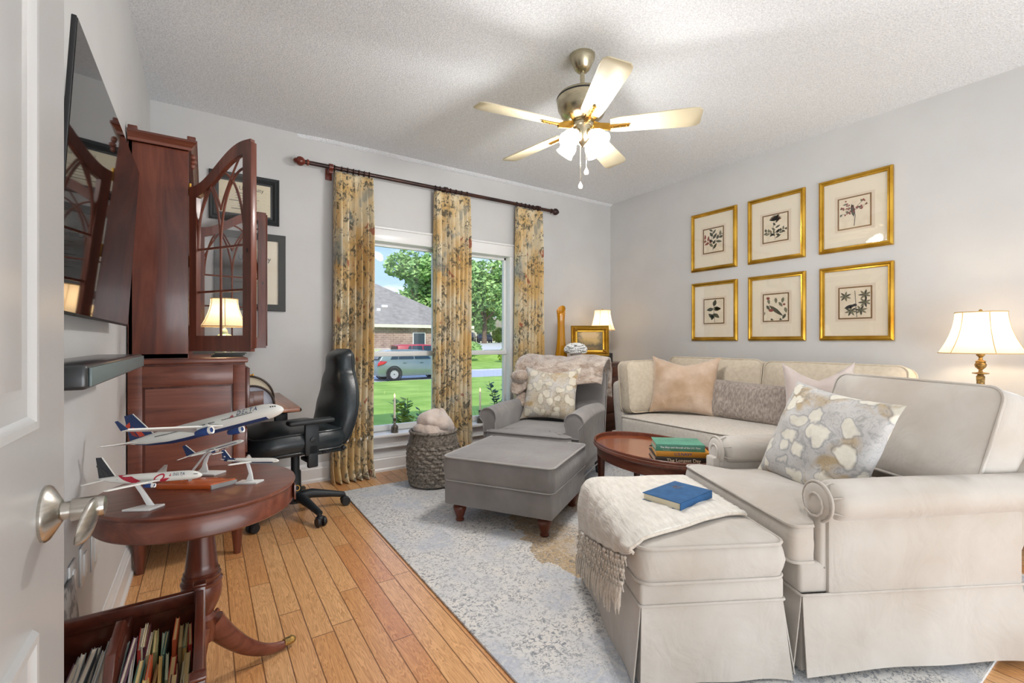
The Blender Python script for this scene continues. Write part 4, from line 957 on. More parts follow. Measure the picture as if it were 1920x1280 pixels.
# faux fur throw draped over the back
def fur(u, v):
    y = -.40 + .80 * u; n_ = noise.noise(Vector((u * 4, v * 5, 2))) ; n2 = noise.noise(Vector((u * 10, v * 12, 7)))
    front = .16 + .12 * math.exp(-((u - .93) / .13) ** 2) + .10 * math.sin(u * 3.1) ** 2 * .3; back = .30
    if v < .45: k = 1 - v / .45; x = .385 + .0 - .115 * k ** .5 * 1 - .03 * k; z = .925 - front * k ** 1.3 
    elif v < .58: k = (v - .45) / .13; x = .385 + .17 * k; z = .925 + .022 * math.sin(PI * k)
    else: k = (v - .58) / .42; x = .555 + .03 * k; z = .925 - back * k
    d = .018 + .028 * n_ + .012 * n2
    if v < .45: x -= d
    elif v < .58: z += d * .9
    else: x += d
    z -= .05 * max(0, abs(y) - .345) * 8 * (1 if abs(y) > .345 else 0) * .5
    return (x, y, z)
b = MB(); b.grid(fur, 70, 60); fo = b.build('fur_throw', 'fur', None, ang=80); fo.location = ac.location; fo.rotation_euler = ac.rotation_euler
sm = fo.modifiers.new('thick', 'SOLIDIFY'); sm.thickness = .022; sm.offset = 1
tag(fo, 'tan and grey faux fur throw draped over the grey armchair back', 'throw')
b = MB(); b.grid(lambda u, v: (.20 + .13 * v + .04 * math.cos(2 * PI * u) * (1 + .3 * noise.noise(Vector((u * 3, v * 3, 0)))), .31 + .055 * math.sin(2 * PI * u) + .015 * noise.noise(Vector((v * 6, 0, 1))), .55 + .30 * v), 24, 20, cu=True)
b.ball((.255, .325, .80), (.085, .10, .06)); b.ball((.20, .31, .56), (.05, .05, .03)); f2 = b.build('fur_throw_end', 'fur', fo, ang=80)
pl = pillow_mb(.50, .46, .15, seed=2, ear=.12, sag=.03).build('throw_pillow', 'blossom2', None, M=rot('Z', -PI / 2) , ang=80); pl.rotation_euler = (0, math.radians(17), ang)
pl.location = (2.37, 3.03, RG + .45); tag(pl, 'warm beige blossom print pillow on the grey armchair', 'pillow', 'blossom print pillows')

# ------------------------------------------------------------------ basket and plush blanket
bk = thing('wicker_basket', 'tall round grey-brown wicker basket beside the grey ottoman', 'basket', (1.49, 3.36, RG))
def bas(u, v):
    a = 2 * PI * u; z = .01 + .40 * v; r_ = .165 + .035 * math.sin(PI * (v * .8 + .12)); rows = 26; w_ = v * rows
    if v > .78: d = .004 * abs(math.sin(PI * v * 52))
    else:
        k = int(v * 13); d = .011 * abs(math.sin(16 * a / 2 + (PI / 2 if k % 2 else 0) + (v * 13 - k) * 1.5)) * abs(math.sin(PI * v * 13)) ** .5
    return ((r_ + d) * math.cos(a), (r_ + d) * math.sin(a), z)
b = MB(); b.grid(bas, 192, 104, cu=True); b.grid(lambda u, v: (bas(u, 1)[0] * (.93), bas(u, 1)[1] * .93, .41 - .36 * v), 48, 4, cu=True); b.lathe([(.0, .02), (.17, .02)], cap=False); b.build('body', 'wicker', bk, ang=60, recalc=False)
b = MB(); b.tube([(.178 * math.cos(2 * PI * q / 48), .178 * math.sin(2 * PI * q / 48), .412) for q in range(48)], .011, 8, True); b.build('rim', 'wicker', bk)
def blob(u, v, sx, sy, sz, seed):
    a = 2 * PI * u; p = PI * (v - .5); n_ = noise.noise(Vector((math.cos(a) * 1.3 + seed, math.sin(a) * 1.3, v * 2.4))) * .28 + .1 * abs(noise.noise(Vector((math.cos(a) * 4, math.sin(a) * 4 + seed, v * 5))))
    k = 1 + n_; return (sx * math.cos(p) * math.cos(a) * k, sy * math.cos(p) * math.sin(a) * k, sz * math.sin(p) * k)
b = MB(); b.grid(lambda u, v: blob(u, v, .15, .13, .10, 1), 48, 30, cu=True, M=tr(.02, .0, .47) @ rot('Y', .3)); b.grid(lambda u, v: blob(u, v, .11, .13, .07, 5), 48, 30, cu=True, M=tr(-.05, -.03, .43)); b.grid(lambda u, v: blob(u, v, .14, .06, .05, 9), 40, 24, cu=True, M=tr(.03, -.06, .43) @ rot('Z', .4))
o = b.build('plush_blanket', 'plush', None, ang=80); o.location = (1.50, 3.37, RG - .01); tag(o, 'blush plush blanket crumpled in the wicker basket', 'blanket')

# ------------------------------------------------------------------ candlesticks on the sill
def candlestick(x, lab):
    t_ = thing('candlestick', lab, 'candlestick', (x, WY - .048, .332), 0, 'electric candlesticks on the window sill')
    b = MB(); b.lathe([(.031, 0), (.031, .045), (.029, .055), (.015, .068), (.009, .075), (.013, .085), (.009, .095), (.015, .108), (.017, .125), (.010, .126)], seg=28); b.build('holder', 'pewter', t_)
    b = MB(); b.lathe([(.0088, .12), (.0088, .30), (.006, .305)], seg=16); b.build('candle', 'candle', t_)
    b = MB(); b.lathe([(.004, .303), (.007, .312), (.006, .325), (.001, .34)], seg=12); b.build('bulb_tip', 'flame', t_)
candlestick(1.365, 'pewter candlestick with cream candle in front of the left window'); candlestick(2.215, 'pewter candlestick with cream candle in front of the right window')

# ------------------------------------------------------------------ curtains and rod
rd = thing('curtain_rod', 'dark bronze wooden curtain rod with ball finials above the windows', 'curtain rod', (1.86, WY - .09, 2.505))
b = MB(); b.tube([(-1.22, 0, 0), (1.22, 0, 0)], .0165, 16); b.build('rod', 'rod', rd)
for s_, mt_ in ((-1, 'rodred'), (1, 'rod')):
    b = MB(); b.lathe([(.016, 0), (.024, .006), (.024, .016), (.012, .022), (.014, .03), (.032, .048), (.036, .066), (.030, .084), (.016, .094), (.02, .098), (.012, .106), (.008, .112)], M=tr(s_ * 1.19, 0, 0) @ rot('Y', s_ * PI / 2), seg=24); b.build('finial', mt_, rd)
for x in (-1.03, -.03, 1.03):
    b = MB(); b.box((x, .045, -.03), (.03, .09, .03), bev=.004); b.box((x, .082, -.035), (.05, .016, .09), bev=.004); b.tube([(x - .016, 0, 0), (x + .016, 0, 0)], .026, 14); b.build('bracket', 'rodred' if x < -1 else 'rod', rd)
def curtain(x0, x1, lab, folds, seed, puddle=0):
    w_ = x1 - x0; t_ = thing('floral_curtain', lab, 'curtain', ((x0 + x1) / 2, WY - .09, 0), 0, 'floral curtain panels')
    random.seed(seed); ph = [random.uniform(-.5, .5) for _ in range(folds + 1)]
    def f(u, v):
        z = 2.475 * (1 - v); amp = .018 + .024 * min(1, v * 6); k = u * folds
        i = min(folds - 1, int(k)); p = ph[i] * (1 - (k - i)) + ph[i + 1] * (k - i)
        y = -.008 - amp * math.cos(2 * PI * k + p) * (1 + .25 * math.sin(v * 5 + seed + 7 * u)) - .006 * math.sin(4 * PI * k + v * 4)
        x = -w_ / 2 + w_ * u + .012 * math.sin(2 * PI * k * 1 + 1.3) + .012 * math.sin(v * 4 + seed) * v + (.02 * (u - .5) * v)
        if puddle and v > .955: q = (v - .955) / .045; y -= .04 * q * (1 + math.cos(2 * PI * k)) ; z = max(.012, z * (1 - .2 * q) + .004)
        return (x, y, max(.012 if not puddle else .006, z))
    b = MB(); b.grid(f, folds * 16, 90); o = b.build('curtain_cloth', 'curtain', t_, ang=80); s2 = o.modifiers.new('thick', 'SOLIDIFY'); s2.thickness = .003
    n = 7
    for q in range(n):
        x = -w_ / 2 + .012 + (w_ - .024) * (q / (n - 1)) ** (.9 if seed % 2 else 1.1)
        b = MB(); b.tube([(x + .002 * math.sin(a_), .024 * math.sin(a_), 2.5 + .024 * math.cos(a_)) for a_ in [2 * PI * e / 20 for e in range(20)]], .0042, 8, True); b.tube([(x, 0, 2.477), (x, -.004, 2.462)], .0025, 6); b.build('curtain_ring', 'rod', t_)
curtain(.845, 1.145, 'left floral curtain panel behind the office chair, touching the floor', 6, 1, 1)
curtain(1.715, 2.06, 'middle floral curtain panel between the two windows', 8, 2)
curtain(2.60, 2.915, 'right floral curtain panel beside the amber vase', 7, 3)

# ------------------------------------------------------------------ long ivory sofa along the right wall
so = thing('sofa', 'long pale linen bench-seat sofa against the right wall under the pictures', 'sofa', (3.5, 1.93, 0))
SL = 2.12                                            # total length in y
def skirt(parent, x0, x1, y0, y1, zt, m_, flare=.02, zb=.03, pleat=.05, name='skirt'):
    """four hanging panels with inverted corner pleats"""
    mb = MB()
    sides = [((x0, y0), (x1, y0), (0, -1)), ((x1, y0), (x1, y1), (1, 0)), ((x1, y1), (x0, y1), (0, 1)), ((x0, y1), (x0, y0), (-1, 0))]
    for si, ((ax, ay), (bx, by), (nx, ny)) in enumerate(sides):
        L = math.hypot(bx - ax, by - ay); dx, dy = (bx - ax) / L, (by - ay) / L
        def f(u, v, ax=ax, ay=ay, dx=dx, dy=dy, nx=nx, ny=ny, L=L, si=si):
            e = (u - .5) * 2; s_ = L * u - e * .004 + e * abs(e) ** 3 * -.0 + (u - .5) * .03 * v
            o = flare * v ** 1.1 * (1 + .35 * abs(e) ** 6) + .004 * v * math.sin(u * 13 + si * 2) 
            lift = .006 * v * math.sin(PI * u + si)
            return (ax + dx * s_ + nx * o, ay + dy * s_ + ny * o, zt + (zb - zt) * v + lift)
        mb.grid(f, 30, 10)
        mb.grid(lambda u, v: tuple(Vector(f(u, v)) - Vector((nx, ny, 0)) * .004), 30, 10, flip=True)
        for uu in (0, 1): mb.grid(lambda u, v: tuple(Vector(f(uu, v)) - Vector((nx, ny, 0)) * .004 * u), 1, 10)
    for cx, cy, sx, sy in ((x0, y0, -1, -1), (x1, y0, 1, -1), (x1, y1, 1, 1), (x0, y1, -1, 1)):
        mb.grid(lambda u, v: ((cx - sx * pleat * max(0, 1 - 2 * u) + sx * (flare * .55 * v - .006)), (cy - sy * pleat * max(0, 2 * u - 1) + sy * (flare * .55 * v - .006)), zt + (zb + .004 - zt) * v), 8, 6)
    mb.build(name, m_, parent, ang=50)
    wl = MB(); wl.tube([(x + (x0 + x1) / 2, y + (y0 + y1) / 2, zt) for x, y in rrect(x1 - x0 + .006, y1 - y0 + .006, .008, 2)], .005, 6, True); wl.build('piping', m_, parent)
skirt(so, -.44, .50, -SL / 2, SL / 2, .19, 'linenlight', .008)
b = MB(); b.box((.04, 0, .25), (.94, SL, .13), bev=.01); b.build('base', 'linenlight', so)
c_ = cushion_bm(.80, SL - .36, .18, r=.06, crown=.035, welt=.006, wr=.004, seed=5); c_.build('seat_cushion', 'linenlight', so, M=tr(-.12, 0, .30), ang=60)
for s_ in (-1, 1):
    a_ = MB(); y = s_ * (SL / 2 - .09)
    def f(u, v, y=y):
        z = .30 + .47 * v; a = 2 * PI * u; g = lambda t: abs(t) ** .4 * (1 if t > 0 else -1); e = max(.05, 1 - max(0, (v - .9) / .1) ** 2) ** .5
        fx = -.42 - .03 * v + .06 * max(0, v - .6) ** 1.5; bx = .48; cx = (fx + bx) / 2; hx = (bx - fx) / 2
        return (cx + hx * g(math.cos(a)) * (.94 + .06 * e), y + .085 * e * g(math.sin(a)) + s_ * .02 * v, z + .05 * v * (g(math.cos(a)) + 1) * .5)
    a_.grid(f, 48, 24, cu=True); a_.poly([f(q / 48, 1) for q in range(48)]); a_.poly([f(q / 48, 0) for q in range(48)]); a_.build('arm', 'linenlight', so, ang=60)
b = MB(); b.box((.40, 0, .55), (.18, SL - .1, .55), bev=.05, seg=4); b.build('backrest', 'linenlight', so)
def stand_cushion(name, lab, w_, h_, t_, loc, rz, lean, m_, seed, grp=None, cat='cushion', crown=.05, wr=.008):
    c = cushion_bm(w_, h_, t_, r=.055, crown=crown, bulge=.01, welt=.006, wr=wr, seed=seed, botcrown=.03)
    o = c.build(name, m_, None, M=tr(0, 0, h_ / 2) @ rot('X', PI / 2) @ tr(0, 0, -t_ / 2), ang=60)     # stands in xz, front to -y
    o.location = loc; o.rotation_mode = 'XYZ'; o.rotation_euler = (0, 0, 0)
    o.matrix_world = tr(*loc) @ rot('Z', rz) @ rot('X', -lean); tag(o, lab, cat, grp); return o
G_ = 'cream back cushions of the sofa'
stand_cushion('back_cushion', 'cream back cushion behind the blush pillow on the sofa', .88, .46, .16, (3.70, 2.40, .505), -PI / 2, .17, 'linen', 2, G_)
stand_cushion('back_cushion', 'cream back cushion on the lamp side of the sofa, behind the chaise', .90, .45, .16, (3.70, 1.49, .505), -PI / 2, .17, 'linen', 6, G_)
stand_cushion('side_cushion', 'cream boxed cushion standing against the left arm of the sofa', .46, .44, .13, (3.27, 2.76, .505), math.radians(-8), .10, 'linen', 9)
def pillow(lab, w_, h_, t_, loc, rz, lean, m_, seed, roll=0, grp=None, name='throw_pillow', **k):
    o = pillow_mb(w_, h_, t_, seed=seed, **k).build(name, m_, None, ang=80); o.matrix_world = tr(*loc) @ rot('Z', rz) @ rot('X', -lean) @ rot('Y', roll); return tag(o, lab, 'pillow', grp)
pillow('large blush velvet pillow on the sofa, leaning in its left corner', .56, .50, .17, (3.33, 2.43, .505), math.radians(-66), .22, 'peach', 11, sag=.06)
pillow('wide taupe chenille lumbar pillow in the middle of the sofa', .66, .31, .14, (3.44, 1.96, .505), math.radians(-87), .25, 'greychenille', 12, .03, ear=.05)
pillow('pale mauve velvet pillow with a pinched top at the lamp end of the sofa', .42, .48, .17, (3.42, 1.43, .505), math.radians(-66), .18, 'mauve', 13, -.03, sag=.12)

# ------------------------------------------------------------------ oval coffee table and what lies on it
ct = thing('coffee_table', 'oval mahogany tray-top coffee table in front of the sofa', 'table', (2.33, 1.92, RG), math.radians(80))
A_, B_ = .47, .30
def ell(k, z): return lambda u, v: None
def elr(prof, seg=96):
    mb = MB(); bm = mb.bm; P = [[bm.verts.new(((A_ + o) * math.cos(2 * PI * k / seg), (B_ + o) * math.sin(2 * PI * k / seg), z)) for k in range(seg)] for o, z in prof]
    for a, b in zip(P, P[1:]):
        for k in range(seg): bm.faces.new([a[k], a[(k + 1) % seg], b[(k + 1) % seg], b[k]])
    return mb, P
m, P = elr([(-.30, .436), (-.017, .436)]); m.build('tray_surface', 'tabletop', ct, ang=0)
m, P = elr([(-.3, .425), (-.01, .425), (-.004, .420), (.002, .43), (-.002, .445), (-.002, .458), (-.006, .462), (-.012, .458), (-.014, .43)]); m.build('rim', 'mah_x', ct)
m, P = elr([(-.04, .36), (-.028, .356), (-.024, .36), (-.024, .418), (-.03, .424)]); m.build('apron', 'mah_x', ct)
wv = MB(); wv.tube([((A_ - .001) * math.cos(q * PI / 48), (B_ - .001) * math.sin(q * PI / 48), .444) for q in range(96)], .0012, 5, True); wv.build('rim_line', mat('pale_rim_stringing', '#a08070', rough=.3), ct)
for sx in (-1, 1):
    for sy in (-1, 1):
        x, y = sx * (A_ - .05) * .80, sy * (B_ - .05) * .60
        l = MB(); l.prism([(x - .02, y - .02), (x + .02, y - .02), (x + .02, y + .02), (x - .02, y + .02)], 0, .40); l.map(lambda v: Vector((x + (v.x - x) * (.55 if v.z < .1 else 1), y + (v.y - y) * (.55 if v.z < .1 else 1), v.z)))
        l.build('leg', 'mah_z', ct, ang=0)
def flat_book(name, loc, rz, w_, d_, h_, cover, lab, title=None, tsize=.02, tcol='white2', pages='cream', grp=None, sub=None):
    """lies flat; spine along x at -y"""
    o = thing(name, lab, 'book', loc, rz, grp)
    m = MB(); m.box((0, 0, .0015), (w_, d_, .003), bev=.001); m.box((0, 0, h_ - .0015), (w_, d_, .003), bev=.001); m.box((0, -d_ / 2 + .0015, h_ / 2), (w_, .004, h_), bev=.0015); m.build('cover', cover, o)
    m = MB(); m.box((0, .001, h_ / 2), (w_ - .010, d_ - .010, h_ - .006)); m.build('pages', pages, o)
    if title:
        m = MB(); m.merge(text_bm(title, tsize, 0, 1.0, .0003), M=tr(0, -d_ / 2 - .0008, h_ * .55) @ rot('X', PI / 2))
        if sub: m.merge(text_bm(sub, tsize * .4), M=tr(-w_ * .28, -d_ / 2 - .0008, h_ * .16) @ rot('X', PI / 2))
        m.build('title', tcol, o, ang=0)
    return o
bz = RG + .437; ba = math.radians(-42); G2 = 'stacked hardback books on the coffee table'
flat_book('hardback_book', (2.25, 1.665, bz), ba + .02, .30, .22, .036, 'spineblack', 'black hardback at the bottom of the coffee table stack', 'The Longest Day', .026, 'cream', grp=G2)
flat_book('hardback_book', (2.258, 1.668, bz + .0365), ba - .02, .285, .215, .028, 'spineorange', 'orange hardback in the middle of the coffee table stack', 'U.S.NAVY', .022, 'blueeng', grp=G2)
flat_book('hardback_book', (2.245, 1.675, bz + .065), ba - .01, .26, .19, .038, 'green', 'green hardback on top of the coffee table stack', 'The Ships and Aircraft of the U.S. Fleet', .0135, 'white2', grp=G2, sub='Fourteenth Edition')
pn = MB(); pn.tube([(-.055, 0, .008), (-.03, 0, .010), (.0, 0, .013), (.04, 0, .014), (.055, 0, .010)], [.002, .008, .012, .012, .006], 10); pn.box((.02, 0, .025), (.07, .008, .003)); o = pn.build('eyeglass_case', 'dark', None); o.location = (2.40, 1.93, bz); o.rotation_euler = (0, 0, ba); tag(o, 'small black spectacle case beside the book stack on the coffee table', 'glasses case')

# ------------------------------------------------------------------ ivory ottoman with knitted throw and blue book
EA = math.radians(-28.4)
wo = thing('ivory_ottoman', 'ivory velvet skirted ottoman in front of the chair', 'ottoman', (1.555, 1.21, RG), EA)
OX, OY = .49, .72
skirt(wo, -OX / 2, OX / 2, -OY / 2, OY / 2, .255, 'ivory', .022, .005)
b = MB(); b.box((0, 0, .29), (OX + .004, OY + .004, .075), bev=.012, seg=3); b.build('base', 'ivory', wo)
c_ = cushion_bm(OX + .012, OY + .012, .118, r=.045, crown=.026, bulge=.016, welt=.0055, wr=.003, seed=21); c_.build('cushion', 'ivory', wo, M=tr(0, 0, .326), ang=60)
def hem(y): return .415 - .20 * max(0, min(1, (y + .34) / .68)) ** .8
def thr(u, v):
    t_ = v; yn = -.335 + .17 * max(0, (.3 - u * 0 + 0)) * 0
    # u across (x: right edge to left edge then down), v along y
    ynear = -.34 + .19 * max(0, 1 - u / .62) ** 1.1; y = ynear + (.355 - ynear) * v
    if u < .62:
        k = u / .62; x = .245 - .50 * k; e = max(abs(x) / .25, abs(y) / .365)
        z = .452 + .026 * max(0, 1 - e ** 2.6) - .012 * max(0, (k - .92) / .08) ** 2
    else:
        k = (u - .62) / .38; z = .44 + (hem(y) - .44) * k; x = -.259 - .010 * math.sin(PI * min(1, k * 1.2)) - .012 * k
    n_ = .0035 * math.sin(40 * v + 6 * u + 3 * noise.noise(Vector((u * 3, v * 4, 0)))) + .005 * noise.noise(Vector((u * 6, v * 14, 4)))
    if v > .95: z -= .02 * ((v - .95) / .05) ** 2
    return (x - (n_ if u > .6 else 0), y, z + (abs(n_) + .001 if u <= .6 else 0))
tw = thing('knitted_throw', 'ivory gauze throw with knotted fringe over the ivory ottoman', 'throw', (1.555, 1.21, RG + .002), EA)
b = MB(); b.grid(thr, 60, 90); o = b.build('cloth', 'knit', tw, ang=80); q_ = o.modifiers.new('thick', 'SOLIDIFY'); q_.thickness = .006; q_.offset = 1
b = MB(); b.tube([thr(q / 40 * .98, 0) for q in range(41)], .006, 6); b.build('rolled_edge', 'fringe', tw)
random.seed(9); fg = MB(); N = 21
for i in range(N):
    y = -.335 + .67 * (i + .5) / N; zt = hem(y); xo = -.282
    for r_ in range(5):
        off = (.5 if r_ % 2 else 0) * .67 / N; z = zt - .010 - .021 * r_; x = xo - .004 * r_ * .5 + random.uniform(-.003, .003)
        fg.ball((x, y + off, z), (.0055, .0058, .0062), seg=8)
        for s_ in (-1, 1): fg.tube([(x, y + off, z), (x, y + off + s_ * .335 / N, z - .021)], .0021, 4)
    off = .335 / N; z = zt - .115
    for q in range(3):
        dx, dy = random.uniform(-.010, .006), random.uniform(-.011, .011); L = random.uniform(.065, .105)
        fg.tube([(xo - .01, y + off, z), (xo - .012 + dx * .5, y + off + dy * .6, z - L * .5), (xo - .01 + dx, y + off + dy, z - L)], [.0042, .0046, .0022], 5)
fg.build('fringe', 'fringe', tw)
bb = flat_book('blue_book', (1.565, 1.165, RG + .483), math.radians(6), .235, .165, .030, 'bluecloth', 'blue clothbound book lying on the knitted throw')
m = MB(); m.merge(text_bm('Sea', .022, .3), M=tr(.045, .04, .0306)); m.tube([(.02 + .004 * q, .022 + .006 * math.sin(q * .9), .0306) for q in range(14)], .0006, 4); m.build('cover_emblem', 'brass', bb, ang=0)

# ------------------------------------------------------------------ ivory chair-and-a-half on the right
ch = thing('ivory_armchair', 'wide ivory velvet rolled-arm chair with a skirt, nearest on the right', 'armchair', (1.645, .755, RG), EA)
CW = .81
skirt(ch, .015, .84, 0, CW, .262, 'ivory', .03, .015)
b = MB(); b.box((.415, CW / 2, .31), (.80, CW - .02, .105), bev=.014, seg=3); b.build('base', 'ivory', ch)
# T-shaped seat cushion: a boxed cushion whose front spreads before the arms
tc_ = cushion_bm(.76, CW - .04, .13, r=.028, crown=.03, bulge=.014, welt=.0055, wr=.013, seed=31)
tc_.map(lambda v: Vector((v.x, v.y * (1.0 if v.x < -.275 else (1.0 - .28 * min(1, (v.x + .275) / .03)) if v.x < -.245 else .72), v.z)))
tc_.build('seat_cushion', 'ivory', ch, M=tr(.375, CW / 2, .358), ang=60)
for s_ in (0, 1):
    yc_ = .045 if s_ == 0 else CW - .045; sg = -1 if s_ == 0 else 1
    sd = MB(); sd.box((.475, yc_ + sg * .01, .395), (.73, .075, .28), bev=.012); sd.build('side_panel', 'ivory', ch)
    a_ = MB()
    def f(u, v, yc_=yc_, sg=sg):
        a = 2 * PI * u; x = .105 + (.05 if sg > 0 else 0) + .94 * v; r_ = .070 * (1 + .03 * math.sin(v * 6)) * (max(0.02, min(1, v / .03)) ** .5)
        return (x, yc_ + sg * .012 + r_ * 1.02 * math.cos(a), .563 + .010 * v + r_ * .96 * math.sin(a))
    a_.grid(f, 36, 40, cu=True)
    a_.build('arm', 'ivory', ch, ang=60)
    p_ = MB()                                        # gathered front scroll
    for rr, xx in ((.066, .098),):
        p_.tube([(xx, yc_ + sg * .012 + rr * math.cos(2 * PI * q / 32), .563 + rr * math.sin(2 * PI * q / 32)) for q in range(32)], .009 if rr < .06 else .0055, 8, True)
    p_.ball((.097, yc_ + sg * .012, .563), (.016, .064, .062)); p_.tube([(.083, yc_ + sg * .012 + (.020 + .0035 * q) * math.cos(.55 * q), .563 + (.020 + .0035 * q) * math.sin(.55 * q)) for q in range(11)], .004, 6); p_.box((.104, yc_ - sg * .0, .43), (.03, .07, .20), bev=.012, seg=3)
    for q in range(7): 
        a = q * .9; p_.tube([(.10, yc_ + sg * .012 + .05 * math.cos(a), .563 + .05 * math.sin(a)), (.14, yc_ + sg * .012 + .072 * math.cos(a), .563 + .069 * math.sin(a))], .003, 5)
    p_.build('arm_scroll', 'ivory', ch, M=tr(.05 if sg > 0 else 0, 0, 0))
bk_ = MB(); bk_.prism([(.72, .26), (.84, .26), (1.12, .78), (1.08, .82), (1.02, .81), (.74, .42)], .03, CW - .03, 'xz', bev=.025); bk_.build('backrest', 'ivory', ch)
def loc_ch(x, y, z): return Matrix.Translation((1.645, .755, RG)) @ rot('Z', EA) @ Vector((x, y, z))
p = loc_ch(.80, .45, .515)
stand_cushion('back_cushion', 'large ivory back cushion of the nearest chair, leaning back', .77, .42, .17, tuple(p), EA - PI / 2, .34, 'ivory', 41, crown=.055, wr=.012)
pillow('blossom print pillow in grey and ochre on the nearest ivory chair', .52, .46, .16, (2.09, .95, RG + .478), math.radians(-112), .40, 'blossom', 14, .10, grp='blossom print pillows', ear=.09)

# ------------------------------------------------------------------ chest in the corner and things on it
cz = thing('corner_chest', 'dark walnut chest of drawers in the corner behind the armchair', 'chest', (3.317, 3.57, 0), math.radians(12))
CWd, CD, CH = .98, .42, .90
b = MB(); b.box((0, 0, .48), (CWd - .03, CD - .02, .80), bev=.004); b.build('case', 'walnut', cz)
b = MB(); b.box((0, -.002, CH - .012), (CWd, CD, .024), bev=.006); b.build('top', 'walnut', cz)
b = MB(); b.box((0, 0, .055), (CWd - .01, CD - .01, .05), bev=.006); b.build('plinth', 'walnut', cz)
for z0, z1, n in ((.745, .86, 3), (.58, .73, 2), (.40, .565, 1), (.24, .385, 1), (.09, .225, 1)):
    for q in range(n):
        w_ = (CWd - .06) / n; x = -CWd / 2 + .03 + w_ * (q + .5)
        dw = MB(); dw.box((x, -CD / 2 + .004, (z0 + z1) / 2), (w_ - .014, .018, z1 - z0 - .012), bev=.004); dw.box((x, -CD / 2 - .004, (z0 + z1) / 2), (w_ - .05, .004, z1 - z0 - .045), bev=.0015)
        d_ = dw.build('drawer', 'walnut', cz)
        for e in ((-.3, .3) if n < 3 else (0,)):
            MB().lathe([(.004, 0), (.004, .01), (.010, .018), (.008, .024)], M=tr(x + e * w_, -CD / 2 - .005, (z0 + z1) / 2) @ rot('X', PI / 2), seg=14).build('knob', 'bronze', d_)
v_ = thing('amber_vase', 'tall amber swung-glass vase on the corner chest', 'vase', (2.985, 3.60, CH))
def vf(u, v):
    a = 2 * PI * u; r_ = .062 - .030 * math.sin(min(1, v * 1.5) * PI / 2) + .006 * max(0, v - .8) * 5 ; r_ *= 1 + .05 * math.cos(8 * a) * (1 - v * .5)
    z = .54 * v + (.045 * v ** 6 * math.cos(a - .6)); return (r_ * math.cos(a) * 1.25, r_ * math.sin(a), z)
b = MB(); b.grid(vf, 48, 30, cu=True); b.poly([vf(q / 48, 0) for q in range(48)]); b.grid(lambda u, v: (vf(u, 1 - .9 * v)[0] * .85, vf(u, 1 - .9 * v)[1] * .85, vf(u, 1 - .9 * v)[2]), 48, 16, cu=True); b.build('vase_body', 'amber', v_, ang=80)
fl_ = thing('flower_vase', 'white hydrangea bloom in a small glass on the corner chest', 'flowers', (3.02, 3.42, CH))
b = MB(); b.lathe([(.0, .002), (.032, .002), (.036, .02), (.038, .085), (.036, .085), (.034, .02), (.0, .006)], seg=28, cap=False); b.build('glass_vase', 'glass', fl_)
random.seed(3); b = MB()
for q in range(150):
    a = random.uniform(0, 2 * PI); e = math.asin(random.uniform(-.5, 1)); R_ = .085; c = Vector((R_ * 1.1 * math.cos(e) * math.cos(a), R_ * 1.1 * math.cos(e) * math.sin(a), .135 + R_ * .75 * math.sin(e)))
    for w_ in range(4):
        t1 = w_ * PI / 2 + q; u_ = Vector((math.cos(t1), math.sin(t1), .3)) * .014; b.ball(c + u_, (.010, .010, .006), seg=6)
b.ball((0, 0, .13), (.075, .075, .055)); b.build('bloom', mat('white_petals', '#fafaf6', '#ffffff', 20, .9), fl_)
b = MB()
for a in (.3, 2.4, 4.0, 5.4): b.prism([(0, -.004), (.05, -.028), (.09, -.02), (.115, 0), (.09, .02), (.05, .028)], -.001, .001, 'xy', M=tr(0, 0, .10) @ rot('Z', a) @ rot('Y', -.2))
b.tube([(0, 0, .01), (0, 0, .11)], .004, 6); b.build('leaves', 'plantleaf', fl_)
pt_ = thing('framed_painting', 'small landscape painting in ornate gold frame on the corner chest', 'painting', (3.285, 3.50, CH), math.radians(-38))
PM = tr(0, 0, .225) @ rot('X', -.10)
frame_mb(.385, .315, [(0, .02), (0, -.012), (.008, -.02), (.02, -.014), (.032, -.020), (.048, -.004), (.062, -.002), (.066, .004)]).build('frame', 'gold', pt_, M=PM, ang=25)
b = MB(); random.seed(4)
for sx in (-1, 1):
    for sz in (-1, 1):
        for q in range(9): b.ball((sx * (.165 - random.uniform(0, .035)), -.018, sz * (.13 - random.uniform(0, .035))), random.uniform(.006, .012), seg=8)
b.build('corner_ornament', 'brass', pt_, M=PM)
b = MB(); b.box((0, .006, 0), (.26, .006, .19)); b.build('canvas', 'oil', pt_, M=PM, ang=0)
b = MB(); b.box((0, .01, .035), (.22, .10, .012), bev=.003)
for x in (-.09, .09): b.tube([(x, -.045, .004), (x, -.03, .05), (x, .03, .06)], .005, 6); b.tube([(x, .07, .004), (x, .03, .06)], .005, 6)
b.build('easel', 'dark', pt_)
sf = thing('photo_frame', 'tiny square photo frame in front of the gold framed painting', 'photo frame', (3.375, 3.41, CH), math.radians(-30))
frame_mb(.085, .075, [(0, .01), (0, -.004), (.008, -.006), (.012, 0)]).build('frame', 'brass', sf, M=tr(0, 0, .04)); b = MB(); b.box((0, .002, .04), (.064, .003, .054)); b.build('picture', mat('sepia_photo', '#e6d3b0', '#7a4f2a', 60, .5), sf, ang=0); b = MB(); b.tube([(0, .008, .04), (0, .04, .002)], .003, 5); b.build('strut', 'dark', sf)
bx = thing('black_box', 'small black box beside the tiny photo frame on the chest', 'box', (3.52, 3.47, CH), math.radians(-25)); b = MB(); b.box((0, 0, .05), (.075, .05, .10), bev=.003); b.build('box_body', 'dark', bx); b = MB(); b.box((.0, -.026, .03), (.03, .002, .008)); b.build('label_plate', 'silver', bx)
